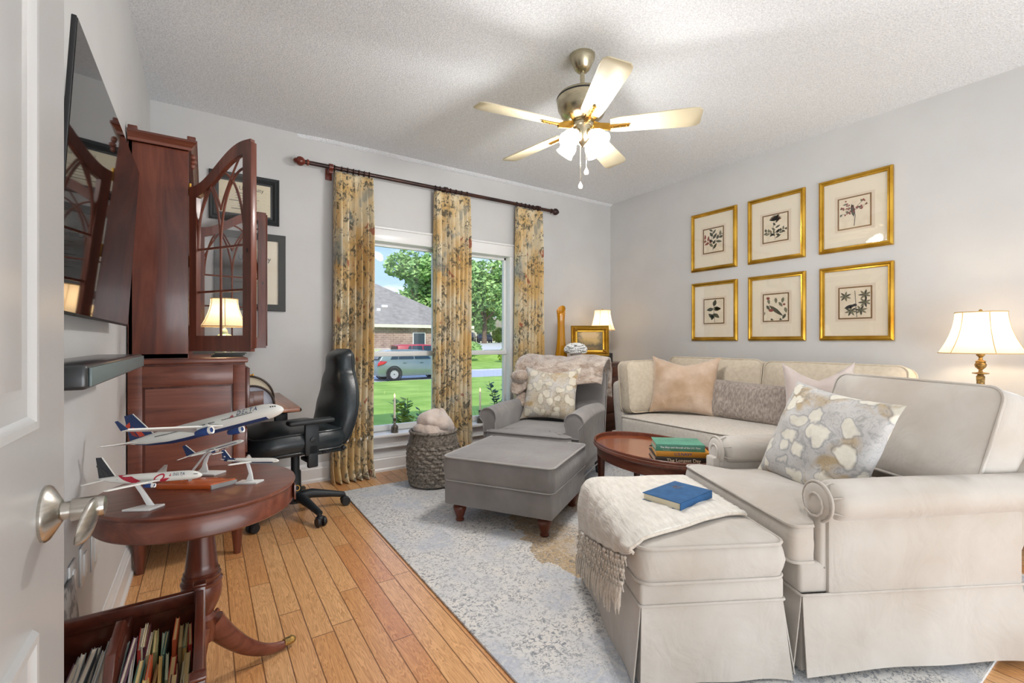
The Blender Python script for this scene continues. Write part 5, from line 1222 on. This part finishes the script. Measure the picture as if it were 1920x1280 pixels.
def table_lamp(lab, loc, h0, rb, rt_, hs, base, mt_, e, sc=1):
    t_ = thing('table_lamp', lab, 'lamp', loc)
    b = MB(); b.lathe(base, seg=28); b.build('lamp_base', mt_, t_)
    lamp_shade(t_, h0, rb, rt_, hs)
    b = MB(); b.lathe([(.004, 0), (.009, .006), (.007, .014), (.002, .018)], c=(0, 0, h0 + hs), seg=14); b.tube([(0, 0, h0 - .02), (0, 0, h0 + hs)], .0025, 6); b.build('finial', 'brass', t_)
    light('POINT', 'lamp_bulb', (loc[0], loc[1], loc[2] + h0 + hs * .45), e, (1, .78, .52), shadow_soft_size=.03); return t_
table_lamp('lamp with pleated silk shade behind the gold painting on the chest', (3.62, 3.66, CH), .345, .135, .085, .215, [(.06, 0), (.06, .015), (.03, .03), (.018, .06), (.035, .12), (.022, .18), (.012, .22), (.010, .36)], 'brass', 2.6)
# side table and lamp at the far end of the sofa
stb = thing('side_table', 'dark walnut side table under the right-hand lamp, mostly hidden by the chair', 'table', (3.76, .64, 0))
b = MB(); b.box((0, 0, .705), (.44, .44, .025), bev=.006); b.build('table_top', 'walnut', stb); b = MB(); b.box((0, 0, .65), (.38, .38, .09)); b.box((0, 0, .18), (.38, .38, .02)); b.build('frame', 'walnut', stb)
for sx in (-1, 1):
    for sy in (-1, 1): b = MB(); b.box((sx * .18, sy * .18, .35), (.035, .035, .70), bev=.003); b.build('leg', 'walnut', stb)
table_lamp('lamp with bell shaped silk shade and carved gilt stem at the right', (3.72, .72, .718), .335, .178, .108, .235, [(.055, 0), (.055, .012), (.03, .022), (.015, .04), (.019, .07), (.016, .10), (.021, .13), (.017, .165), (.019, .20), (.012, .212), (.036, .217), (.036, .221), (.010, .226), (.008, .238), (.023, .255), (.026, .268), (.020, .282), (.024, .288), (.010, .296), (.008, .31), (.018, .322), (.020, .33), (.006, .36)], 'bronze', 5.5)

# ------------------------------------------------------------------ six botanical prints
def leaf(m, x, z, a, L, w_, mi, y=0):
    c, s = math.cos(a), math.sin(a); pts = []
    for t_, k in ((0, 0), (.25, .8), (.5, 1), (.78, .6), (1, 0), (.78, -.6), (.5, -1), (.25, -.8)): px_, pz_ = L * t_, w_ * k; pts.append((x + px_ * c - pz_ * s, y, z + px_ * s + pz_ * c))
    m.poly(pts, mi)
def botanic(yc_, zc, lab, seed, style):
    t_ = thing('botanical_print', lab, 'picture', (RX, yc_, zc), -PI / 2, 'gold framed botanical prints on the right wall')
    w_, h_ = .470, .560
    frame_mb(w_, h_, [(0, 0), (0, -.018), (.004, -.022), (.014, -.028), (.023, -.020), (.031, -.022), (.035, -.012)]).build('frame', 'gold', t_, ang=20)
    b = MB(); b.box((0, -.005, 0), (w_ - .06, .006, h_ - .06)); b.build('mat_board', 'mat', t_, ang=0)
    b = MB(); b.box((0, -.0085, .0), (.255, .001, .275)); b.build('mat_line', 'matline', t_, ang=0)
    frame_mb(.215, .240, [(0, -.009), (0, -.0108), (.009, -.0108), (.009, -.009)]).build('fillet', 'fillet', t_, ang=0)
    b = MB(); b.box((0, -.0092, 0), (.205, .001, .230)); b.build('print_paper', 'printpaper', t_, ang=0)
    random.seed(seed); m = MB(); Y_ = -.0102; ln = lambda p, r_=.0009: m.tube([(a, Y_, c) for a, c in p], r_, 4, mi=3)
    def twig(x, z, a, L, n, ll, lw, mi=0, berries=0):
        ln([(x, z), (x + L * .5 * math.cos(a + .15), z + L * .5 * math.sin(a + .15)), (x + L * math.cos(a), z + L * math.sin(a))])
        for q in range(n):
            k = (q + .7) / n; s_ = 1 if q % 2 else -1; bx_, bz_ = x + L * k * math.cos(a), z + L * k * math.sin(a)
            leaf(m, bx_, bz_, a + s_ * random.uniform(.5, 1.1), ll * random.uniform(.8, 1.3), lw * random.uniform(1.0, 1.5), mi if random.random() < .75 else 1, Y_)
        for q in range(berries): k = random.random(); m.ball((x + L * k * math.cos(a) + random.uniform(-.012, .012), Y_, z + L * k * math.sin(a) + random.uniform(-.012, .012)), (.005, .0005, .005), mi=2, seg=8)
    if style == 0: twig(0, -.09, 1.6, .17, 8, .045, .008); twig(-.01, -.03, 2.5, .08, 5, .04, .008, 2); twig(.01, -.02, .8, .09, 5, .045, .008)
    if style == 1:
        twig(0, -.09, 1.57, .19, 10, .035, .006)
        for q in range(15): leaf(m, 0, .055, .2 + q * .19, .045, .005, 2 if q % 3 == 0 else 0, Y_)
        twig(-.0, -.05, 2.7, .07, 7, .03, .006); twig(.0, -.05, .5, .07, 7, .03, .006)
    if style == 2:
        ln([(.0, -.09), (.005, -.02), (-.005, .05)], .0016); leaf(m, -.002, -.03, 1.7, .09, .010, 0, Y_)
        for a in (.4, .9, 2.2, 2.7, 3.3): twig(0, .01, a, .075, 2, .02, .004, 0, 7)
    if style == 3:
        ln([(.01, -.10), (.0, .0), (.005, .07)], .0016)
        for a, z in ((1.3, .04), (3.3, .02), (-.3, .03), (-1.9, -.02), (-.7, -.02), (.2, .01), (2.4, -.06)): leaf(m, 0.0, z, a, .06, .016, 0, Y_)
    if style == 4:
        for x, z in ((-.05, .07), (.05, .075), (.02, .04), (.06, .0), (-.07, -.03), (-.03, -.08), (.03, -.08), (.065, -.05), (-.06, .02), (0, .075)): leaf(m, x, z, random.uniform(-2.2, -.9), .045, .010, random.choice((0, 0, 1)), Y_)
        leaf(m, -.045, .02, -.75, .13, .014, 0, Y_); m.ball((-.03, Y_, -.02), (.018, .0006, .012), mi=2, seg=10); m.ball((-.05, Y_, .072), (.012, .0006, .01), mi=2, seg=8); m.ball((.055, Y_, .02), (.009, .0006, .008), mi=2, seg=8)
    if style == 5:
        ln([(.01, -.10), (.0, .08)], .0014)
        for cx, cz_ in ((-.05, .045), (.05, .05), (.05, -.0), (-.02, -.055), (.03, -.05)):
            for q in range(7): leaf(m, cx, cz_, q * .9 + cx * 9, .035, .006, 0 if q % 2 else 1, Y_)
        leaf(m, -.055, -.035, .35, .065, .012, 3, Y_); m.ball((.0, Y_, -.015), (.011, .0005, .009), mi=3, seg=8)
    m.map(lambda v: Vector((max(-.095, min(.095, v.x * 1.25)), v.y, max(-.108, min(.108, v.z * 1.12)))))
    m.build('botanical_drawing', ['leaf', 'leafl', 'berry', 'ink'], t_, ang=0, recalc=False)
    b = MB(); b.box((0, -.0135, 0), (w_ - .072, .0015, h_ - .072)); b.build('glass', 'glass', t_, ang=0)
ZT, ZB = 2.082, 1.408
botanic(2.594, ZT, 'upper left print of slender leaves and a red flower in gold frame', 1, 0)
botanic(2.021, ZT, 'upper middle print of a pineapple-like plant in gold frame', 2, 1)
botanic(1.450, ZT, 'upper right print of drooping red berries in gold frame', 3, 2)
botanic(2.589, ZB, 'lower left print of broad dark leaves in gold frame', 4, 3)
botanic(2.018, ZB, 'lower middle print of a red-breasted bird among leaves in gold frame', 5, 4)
botanic(1.446, ZB, 'lower right print of a dark bird among star-shaped leaves in gold frame', 6, 5)

# ------------------------------------------------------------------ ceiling fan
fa = thing('ceiling_fan', 'nickel ceiling fan with cream blades and four lit glass shades', 'ceiling fan', (1.793, 1.972, CZ))
b = MB(); b.lathe([(.072, 0), (.072, -.012), (.066, -.03), (.045, -.075), (.028, -.092), (.02, -.094)], seg=36); b.build('canopy', 'fannickel', fa)
b = MB(); b.lathe([(.013, -.08), (.013, -.20), (.026, -.205), (.026, -.23)], seg=20); b.build('downrod', 'fannickel', fa)
b = MB(); b.lathe([(.03, -.205), (.10, -.212), (.138, -.230), (.145, -.245), (.145, -.262), (.140, -.30), (.118, -.345), (.085, -.375), (.06, -.38)], seg=48); b.build('motor_housing', 'fannickel', fa)
b = MB(); b.lathe([(.1462, -.244), (.1475, -.248), (.1462, -.252)], seg=48, cap=False); b.build('housing_band', 'dark', fa)
b = MB(); b.lathe([(.062, -.38), (.066, -.385), (.066, -.41), (.058, -.415), (.05, -.44), (.044, -.475), (.026, -.50), (.012, -.512), (.006, -.52)], seg=36); b.build('light_kit', 'fannickel', fa)
for k in range(5):
    a = math.radians(26.2 + 72 * k); X = rot('Z', a)
    b = MB(); o_ = [(.155, -.052), (.20, -.060), (.58, -.075), (.62, -.070), (.64, -.052), (.64, .052), (.62, .070), (.58, .075), (.20, .060), (.155, .052)]
    b.prism(o_, -.0035, .0035, 'xy', bev=.0012, M=X @ tr(0, 0, -.410) @ rot('X', math.radians(-13))); bl_ = b.build('blade', 'blade', fa, ang=30)
    b = MB(); b.tube([(.055, 0, -.395), (.10, 0, -.412), (.16, 0, -.420)], [.009, .010, .010], 6, flat=2.2, M=X); b.box((.205, 0, -.0105), (.11, .024, .008), bev=.004, M=X @ tr(0, 0, -.410) @ rot('X', math.radians(-13)))
    for q in (.17, .21, .245): b.ball((q, 0, -.016), (.004, .004, .003), M=X @ tr(0, 0, -.410) @ rot('X', math.radians(-13)), seg=8)
    b.build('blade_iron', 'brass', bl_)
for k in range(4):
    a = math.radians(11.4 + 90 * k); X = rot('Z', a) @ tr(.058, 0, -.455) @ rot('Y', math.radians(-46))
    b = MB(); b.lathe([(.020, .0), (.022, -.010), (.032, -.026), (.045, -.048), (.049, -.068), (.046, -.084), (.053, -.105), (.051, -.105), (.043, -.084), (.046, -.068), (.042, -.048), (.029, -.026)], seg=32, cap=False, M=X)
    b.build('glass_shade', 'bulbglass', fa)
    b = MB(); b.lathe([(.006, .03), (.018, .02), (.022, .0), (.020, -.01)], seg=20, M=X); b.build('socket_cup', 'fannickel', fa)
    p = Matrix.Translation((1.793, 1.972, CZ)) @ X @ Vector((0, 0, -.112))
    light('POINT', 'fan_bulb', tuple(p), 19, (1, .975, .955), shadow_soft_size=.03)
for k, (x, y, z) in enumerate(((.012, -.02, -.64), (-.004, .012, -.715))):
    b = MB(); b.tube([(x, y, -.50), (x, y, z)], .0014, 5); b.build('pull_chain', 'fannickel', fa)
    b = MB(); b.lathe([(.002, 0), (.005, -.008), (.012, -.022), (.013, -.032), (.008, -.042), (.001, -.045)], c=(x, y, z), seg=16); b.build('chain_pendant', 'white2', fa)

# ------------------------------------------------------------------ outdoors
def ground(x, y):
    t = max(0, min(1, (y - 4.2) / 16)); return -.35 - .32 * t
g = MB(); g.grid(lambda u, v: (-30 + 90 * u, 4.1 + 16.2 * v, ground(0, 4.1 + 16.2 * v) + .02 * noise.noise(Vector((u * 30, v * 12, 0)))), 90, 40); 
tag(g.build('lawn', 'grass', None, ang=80), 'bright green mown lawn sloping to the street', 'grass', kind='stuff')
def ss(t): t = max(0, min(1, t)); return t * t * (3 - 2 * t)
def far(x, y): return -.70 + 1.6 * ss((y - 30) / 22) * ss((x - 21.5) / 3)
g = MB(); g.grid(lambda u, v: (-40 + 61.5 * u, 25.8 + 70 * v, -.70), 4, 4); tag(g.build('far_lawn', 'grass', None, ang=80), 'level lawn around the brick house across the street', 'grass', kind='stuff')
g = MB(); g.grid(lambda u, v: (21.5 + 70 * u, 25.8 + 70 * v, far(21.5 + 70 * u, 25.8 + 70 * v)), 80, 50); tag(g.build('rising_lawn', 'grass', None, ang=80), 'lawn rising from the street to the far driveway at the right', 'grass', kind='stuff')
g = MB(); g.box((15, 23.0, -.78), (90, 5.6, .1)); g.box((15, 25.8, -.72), (90, .2, .12)); tag(g.build('street', 'street', None, ang=0), kind='structure')
g = MB(); g.grid(lambda u, v: (23.2 + 22 * u + 3 * v, 42 + 17 * v, far(23.2 + 22 * u + 3 * v, 42 + 17 * v) + .03), 20, 20); tag(g.build('driveway', 'drive', None, ang=0), kind='structure')
hs = thing('brick_house', 'single-storey brick house with grey hip roof across the street', 'house', (10, 44, -.70))
b = MB(); b.box((0, 0, 1.57), (19.4, 13, 3.14)); b.build('brick_wall', 'brick', hs, ang=0)
def hip(xa, xb, ya, yb, rx0, rx1, ry, z0, z1):
    m = MB(); m.poly([(xa, ya, z0), (xb, ya, z0), (rx1, ry, z1), (rx0, ry, z1)]); m.poly([(xb, ya, z0), (xb, yb, z0), (rx1, ry, z1)]); m.poly([(xb, yb, z0), (xa, yb, z0), (rx0, ry, z1), (rx1, ry, z1)]); m.poly([(xa, yb, z0), (xa, ya, z0), (rx0, ry, z1)]); m.poly([(xa, ya, z0), (xb, ya, z0), (xb, yb, z0), (xa, yb, z0)])
    bmesh.ops.remove_doubles(m.bm, verts=m.bm.verts, dist=.001); return m
hip(-10.3, 10.3, -7.1, 7.1, -4, 3.6, 0, 3.19, 7.34).build('roof', 'shingle', hs, ang=0)
b = MB(); b.box((0, -7.12, 3.10), (20.7, .08, .26)); b.box((10.32, 0, 3.10), (.08, 14.2, .26)); b.build('fascia', 'fascia', hs, ang=0)
w_ = MB(); w_.box((5.3, -6.52, 1.55), (1.15, .06, 2.1)); wo_ = w_.build('house_window', 'white', hs, ang=0); w_ = MB(); w_.box((5.3, -6.56, 1.55), (1.0, .04, 1.95)); w_.build('pane', 'carglass', wo_, ang=0)
for x, y, z, s_ in ((3.0, -4.3, 4.89, .5), (2.3, -4.9, 4.54, .3)): b = MB(); b.box((x, y, z), (s_, s_ * .6, .22), bev=.03); b.build('roof_vent', 'white2', hs, ang=0)
random.seed(11)
def leaves(mb, c, r, n, sz, shape=1):
    for q in range(n):
        while 1:
            d = Vector((random.uniform(-1, 1), random.uniform(-1, 1), random.uniform(-1, 1)))
            if .55 < d.length < 1: break
        p = Vector(c) + Vector((d.x * r[0], d.y * r[1], d.z * r[2])); s_ = sz * random.uniform(.6, 1.3)
        a = Vector((random.uniform(-1, 1), random.uniform(-1, 1), random.uniform(-.4, .8))).normalized(); b_ = a.cross(Vector((random.uniform(-1, 1), random.uniform(-1, 1), random.uniform(-1, 1)))).normalized()
        mb.poly([p - a * s_, p + b_ * s_ * .45, p + a * s_, p - b_ * s_ * .45])
def tree(x, y, zc, r, h, lab, n=22, sz=.42, m_='leafage', tk=.35):
    t_ = thing('leafy_tree', lab, 'tree', (x, y, far(x, y)), 0, 'trees across the street')
    b = MB(); zc2 = zc - far(x, y); b.tube([(0, 0, 0), (.1, 0, zc2 * .4), (0, 0, zc2)], [tk, tk * .8, tk * .4], 10)
    for q in range(5): a = q * 1.3; b.tube([(0, 0, zc2 * .45), (r * .6 * math.cos(a), r * .6 * math.sin(a), zc2 * .9)], [tk * .4, .06], 6)
    b.build('trunk', 'bark', t_)
    b = MB()
    for q in range(n):
        a = random.uniform(0, 2 * PI); k = random.uniform(.15, .8); e = random.uniform(-.8, .85)
        c = (r * k * math.cos(a), r * k * math.sin(a), zc2 + h * e * (1 - .3 * k)); rr = r * random.uniform(.28, .45)
        leaves(b, c, (rr, rr, rr * .8), 330, sz)
    b.build('crown', m_, t_, ang=0, recalc=False)
def at(px_, y, ):                                     # x on the line of sight through a window for a given distance in y
    u = (px_ - 960) / 865; return y * (.5534 + u * .8329) / (.8329 - u * .5534)
tree(at(792, 60), 60, 8.6, 6.0, 4.6, 'tall bright green tree rising behind the hip roof', 26, .42)
tree(at(908, 50), 50, 6.9, 5.0, 5.0, 'large spreading tree over the parked cars in the right window', 26, .34)
tree(at(960, 58), 58, 8.6, 5.4, 4.6, 'darker green tree behind the spreading one at the right', 22, .42)
tree(at(850, 70), 70, 9.5, 7.0, 5.0, 'distant green tree seen left of the spreading tree', 20, .5)
def shrub(x, y, r, lab, m_='bush', z=-.7, grp='rounded shrubs along the brick house'):
    o = MB(); hz = 1.25 if grp else .8; leaves(o, (0, 0, r * hz), (r, r, r * hz), 900, r * .15); o.ball((0, 0, r * hz), (r * .85, r * .85, r * hz * .9)); s_ = o.build('shrub', m_, None, ang=0, recalc=False); s_.location = (x, y, z); tag(s_, lab, 'shrub', grp)
shrub(at(708, 36.3), 36.3, .50, 'yellow-green rounded shrub at the left end of the brick wall'); shrub(at(735, 36.3), 36.3, .50, 'yellow-green rounded shrub in front of the house window'); shrub(at(757, 36.3), 36.3, .46, 'yellow-green rounded shrub left of the red vehicle')
shrub(at(938, 62), 62, 1.5, 'broad round hedge bush beside the far driveway', z=.9, grp=None); shrub(at(956, 66), 66, 1.2, 'dark reddish bush beside the far driveway hedge', M and mat('reddish_bush', '#6d3c34', '#8f5a4a', 4, .8), z=.9, grp=None); shrub(at(886, 38), 38, .9, 'green bush in front of the far parked cars', 'leafage', z=-.3, grp=None)
shrub(at(950, 34), 34, .8, 'low green bush at the street edge on the right', 'plantleaf', grp=None)
b = MB(); b.box((0, 0, 1.6), (22, 6, 3.2)); b.prism([(-11.5, 3.2), (11.5, 3.2), (8, 5.2), (-8, 5.2)], -3.4, 3.4, 'xz', mi=1); o = b.build('distant_house', ['beige', 'shingle'], None, ang=0); o.location = (at(925, 84), 84, .85); tag(o, 'low beige house at the end of the far driveway', 'house')

def wheel(parent, x, y, r):
    t_ = MB(); t_.lathe([(r * .62, -.10), (r * .96, -.10), (r, -.06), (r, .06), (r * .96, .10), (r * .62, .10)], M=tr(x, y, r) @ rot('X', PI / 2), seg=32, cap=False); w_ = t_.build('wheel', 'tyre', parent)
    t_ = MB(); s_ = -1 if y < 0 else 1
    t_.lathe([(r * .10, .085), (r * .60, .07), (r * .66, .09), (r * .66, .10)], M=tr(x, y, r) @ rot('X', PI / 2 * (-s_) * 1), seg=32, cap=False)
    for q in range(9): a = q * 2 * PI / 9; t_.box((r * .36, 0, .086), (r * .52, r * .11, .02), M=tr(x, y, r) @ rot('X', -s_ * PI / 2) @ rot('Z', a))
    t_.build('rim', 'silver', w_)
def car(name, lab, loc, rz, L, W2_, H, paint, boxy=0, grp=None):
    """nose towards +x, rear at x=0"""
    c = thing(name, lab, 'car', loc, rz, grp); hw = W2_ / 2
    low = [(.02, .28), (.0, .45), (.02, .72), (.10, .96), (.35 if not boxy else .15, 1.02), (L * .72, .98), (L * .94, .80), (L, .62), (L, .35), (L - .1, .22), (.15, .22)]
    arch_ = []
    b = MB(); b.prism(low, -hw, hw, 'xz', bev=.05); b.map(lambda v: Vector((v.x, v.y * (1 - .06 * max(0, (v.z - .55)) * 2 - .10 * max(0, (v.x / L - .85)) * 5 - .09 * max(0, .12 - v.x / L) * 8), v.z))); b.build('body', paint, c, ang=45)
    top = [(.10, .94), (.38 if not boxy else .12, H - .10), (.75 if not boxy else .3, H - .01), (L * .45, H), (L * .58, H - .05), (L * .76, .96)]
    b = MB(); b.prism(top, -hw + .05, hw - .05, 'xz', bev=.03); b.map(lambda v: Vector((v.x, v.y * (1 - .20 * max(0, v.z - .95) / (H - .95)), v.z))); b.build('cabin', paint, c, ang=45)
    for s_ in (-1, 1):
        for q, (xa, xb, ta, tb) in enumerate(((.62, .98, .86, 1.02), (1.02, 1.75, 1.06, 1.75), (1.82, 2.62, 1.82, 2.35))):
            k = L / 4.2; yb, yt = (hw - .045), (hw - .045) * .835
            P_ = [(xa * k, s_ * yb, 1.02), (xb * k, s_ * yb, 1.02), (tb * k, s_ * yt, H - .11), (ta * k if q else ta * k, s_ * yt, H - .11)]
            m = MB(); m.poly(P_); m.poly([(x, y - s_ * .02, z) for x, y, z in P_]); bmesh.ops.translate(m.bm, verts=m.bm.verts, vec=(0, s_ * .012, 0)); m.build('side_window', 'carglass', c, ang=0)
    m = MB(); m.poly([(.07, -hw * .72, 1.02), (.07, hw * .72, 1.02), (.30 if not boxy else .09, hw * .66, H - .14), (.30 if not boxy else .09, -hw * .66, H - .14)]); m.build('rear_window', 'carglass', c, ang=0)
    for s_ in (-1, 1):
        m = MB(); m.prism([(.0, .72), (.30, .80), (.46, .92), (.12, .94), (.04, .86)], s_ * (hw - .10), s_ * (hw - .005), 'xz', bev=.012); m.build('tail_light', 'tail', c)
        for x in (.78 * L / 4.2, L - .85): wheel(c, x, s_ * (hw - .09), .315)
        m = MB(); m.box((1.3, s_ * (hw + .0), .86), (.16, .02, .03), bev=.005); m.box((2.15, s_ * (hw), .86), (.16, .02, .03), bev=.005); m.build('door_handle', paint, c)
        m = MB()
        for x in (.78 * L / 4.2, L - .85): m.lathe([(.33, 0), (.385, 0), (.385, .012), (.33, .012)], M=tr(x, s_ * (hw - .004), .33) @ rot('X', -s_ * PI / 2), seg=28, cap=False)
        m.build('wheel_arch', 'dark', c)
    m = MB(); m.box((.01, 0, .55), (.03, .36, .12)); m.build('number_plate', 'white2', c); return c
car('hatchback_car', 'silver-green hatchback parked at the kerb outside the left window', (at(692, 20.8) + .42, 21.75, -.725), 0, 4.2, 1.70, 1.46, 'carsilver')
car('red_vehicle', 'red boxy vehicle parked in front of the brick house', (at(744, 30.4), 31.2, -.69), 0, 4.5, 1.8, 1.62, 'carred', 1)
car('dark_car', 'dark blue car under the tree, the left of the two far cars', (at(882, 60), 60, .92), -2.2, 4.4, 1.75, 1.5, 'cardark', 0, 'far parked cars')
car('dark_car', 'dark blue car nearer the hedge, the right of the two far cars', (at(905, 57), 57, .92), -2.0, 4.6, 1.8, 1.65, 'cardark', 1, 'far parked cars')

# garden plants under the windows
def garden(px_, y, h, lab, seed, m_='plantleaf', n=60, ls=.07, kind=0):
    random.seed(seed); x = at(px_, y); t_ = thing('garden_plant', lab, 'plant', (x, y, ground(0, y)), 0)
    st_, lf = MB(), MB()
    for q in range(5 if not kind else 7):
        a = random.uniform(0, 6.28); k = random.uniform(.05, .22)
        P_ = [(0, 0, 0), (k * .4 * math.cos(a), k * .4 * math.sin(a), h * .5), (k * math.cos(a), k * math.sin(a), h * random.uniform(.75, 1.0))]
        if kind == 0:
            st_.tube(P_, .004, 5)
            for e in range(n // 5):
                s_ = .25 + .75 * e / (n // 5); c = Vector(P_[1]).lerp(Vector(P_[2]), max(0, s_ * 2 - 1)) if s_ > .5 else Vector(P_[0]).lerp(Vector(P_[1]), s_ * 2)
                b2 = random.uniform(0, 6.28); d = Vector((math.cos(b2), math.sin(b2), random.uniform(.0, .7))).normalized(); w_ = d.cross(Vector((0, 0, 1))).normalized() * ls * .32
                lf.poly([c, c + d * ls * .5 + w_, c + d * ls, c + d * ls * .5 - w_])
        else:
            d = Vector((math.cos(a) * .35, math.sin(a) * .35, 1)).normalized(); w_ = d.cross(Vector((0, 1, .1))).normalized() * .022
            for e in range(4): c0 = d * h * e / 4; c1 = d * h * (e + 1) / 4; lf.poly([c0 - w_ * (1 - e / 4), c0 + w_ * (1 - e / 4), c1 + w_ * (1 - (e + 1) / 4) * .99, c1 - w_ * (1 - (e + 1) / 4) * .99] if e < 3 else [c0 - w_ * .25, c0 + w_ * .25, c1])
            st_.tube([(0, 0, 0), tuple(d * h * .2)], .006, 5)
    st_.build('stem', 'plantleaf', t_); lf.build('foliage', m_, t_, ang=0, recalc=False)
garden(762, 4.75, .90, 'yellow-green leafy garden shrub behind the left window pane', 3, n=220, ls=.10)
garden(790, 4.8, .86, 'darker upright garden plant beside the yellow-green shrub', 4, 'tealleaf', 130, .07)
garden(700, 4.7, .78, 'spiky dark green plant at the left corner of the left window', 5, 'tealleaf', kind=1)
garden(945, 4.75, 1.12, 'dark teal leafy plant at the right edge of the right window', 6, 'tealleaf', 260, .08)
garden(925, 4.7, .72, 'low spiky green plant below the right window', 7, 'tealleaf', kind=1)
bpy.context.view_layer.update()
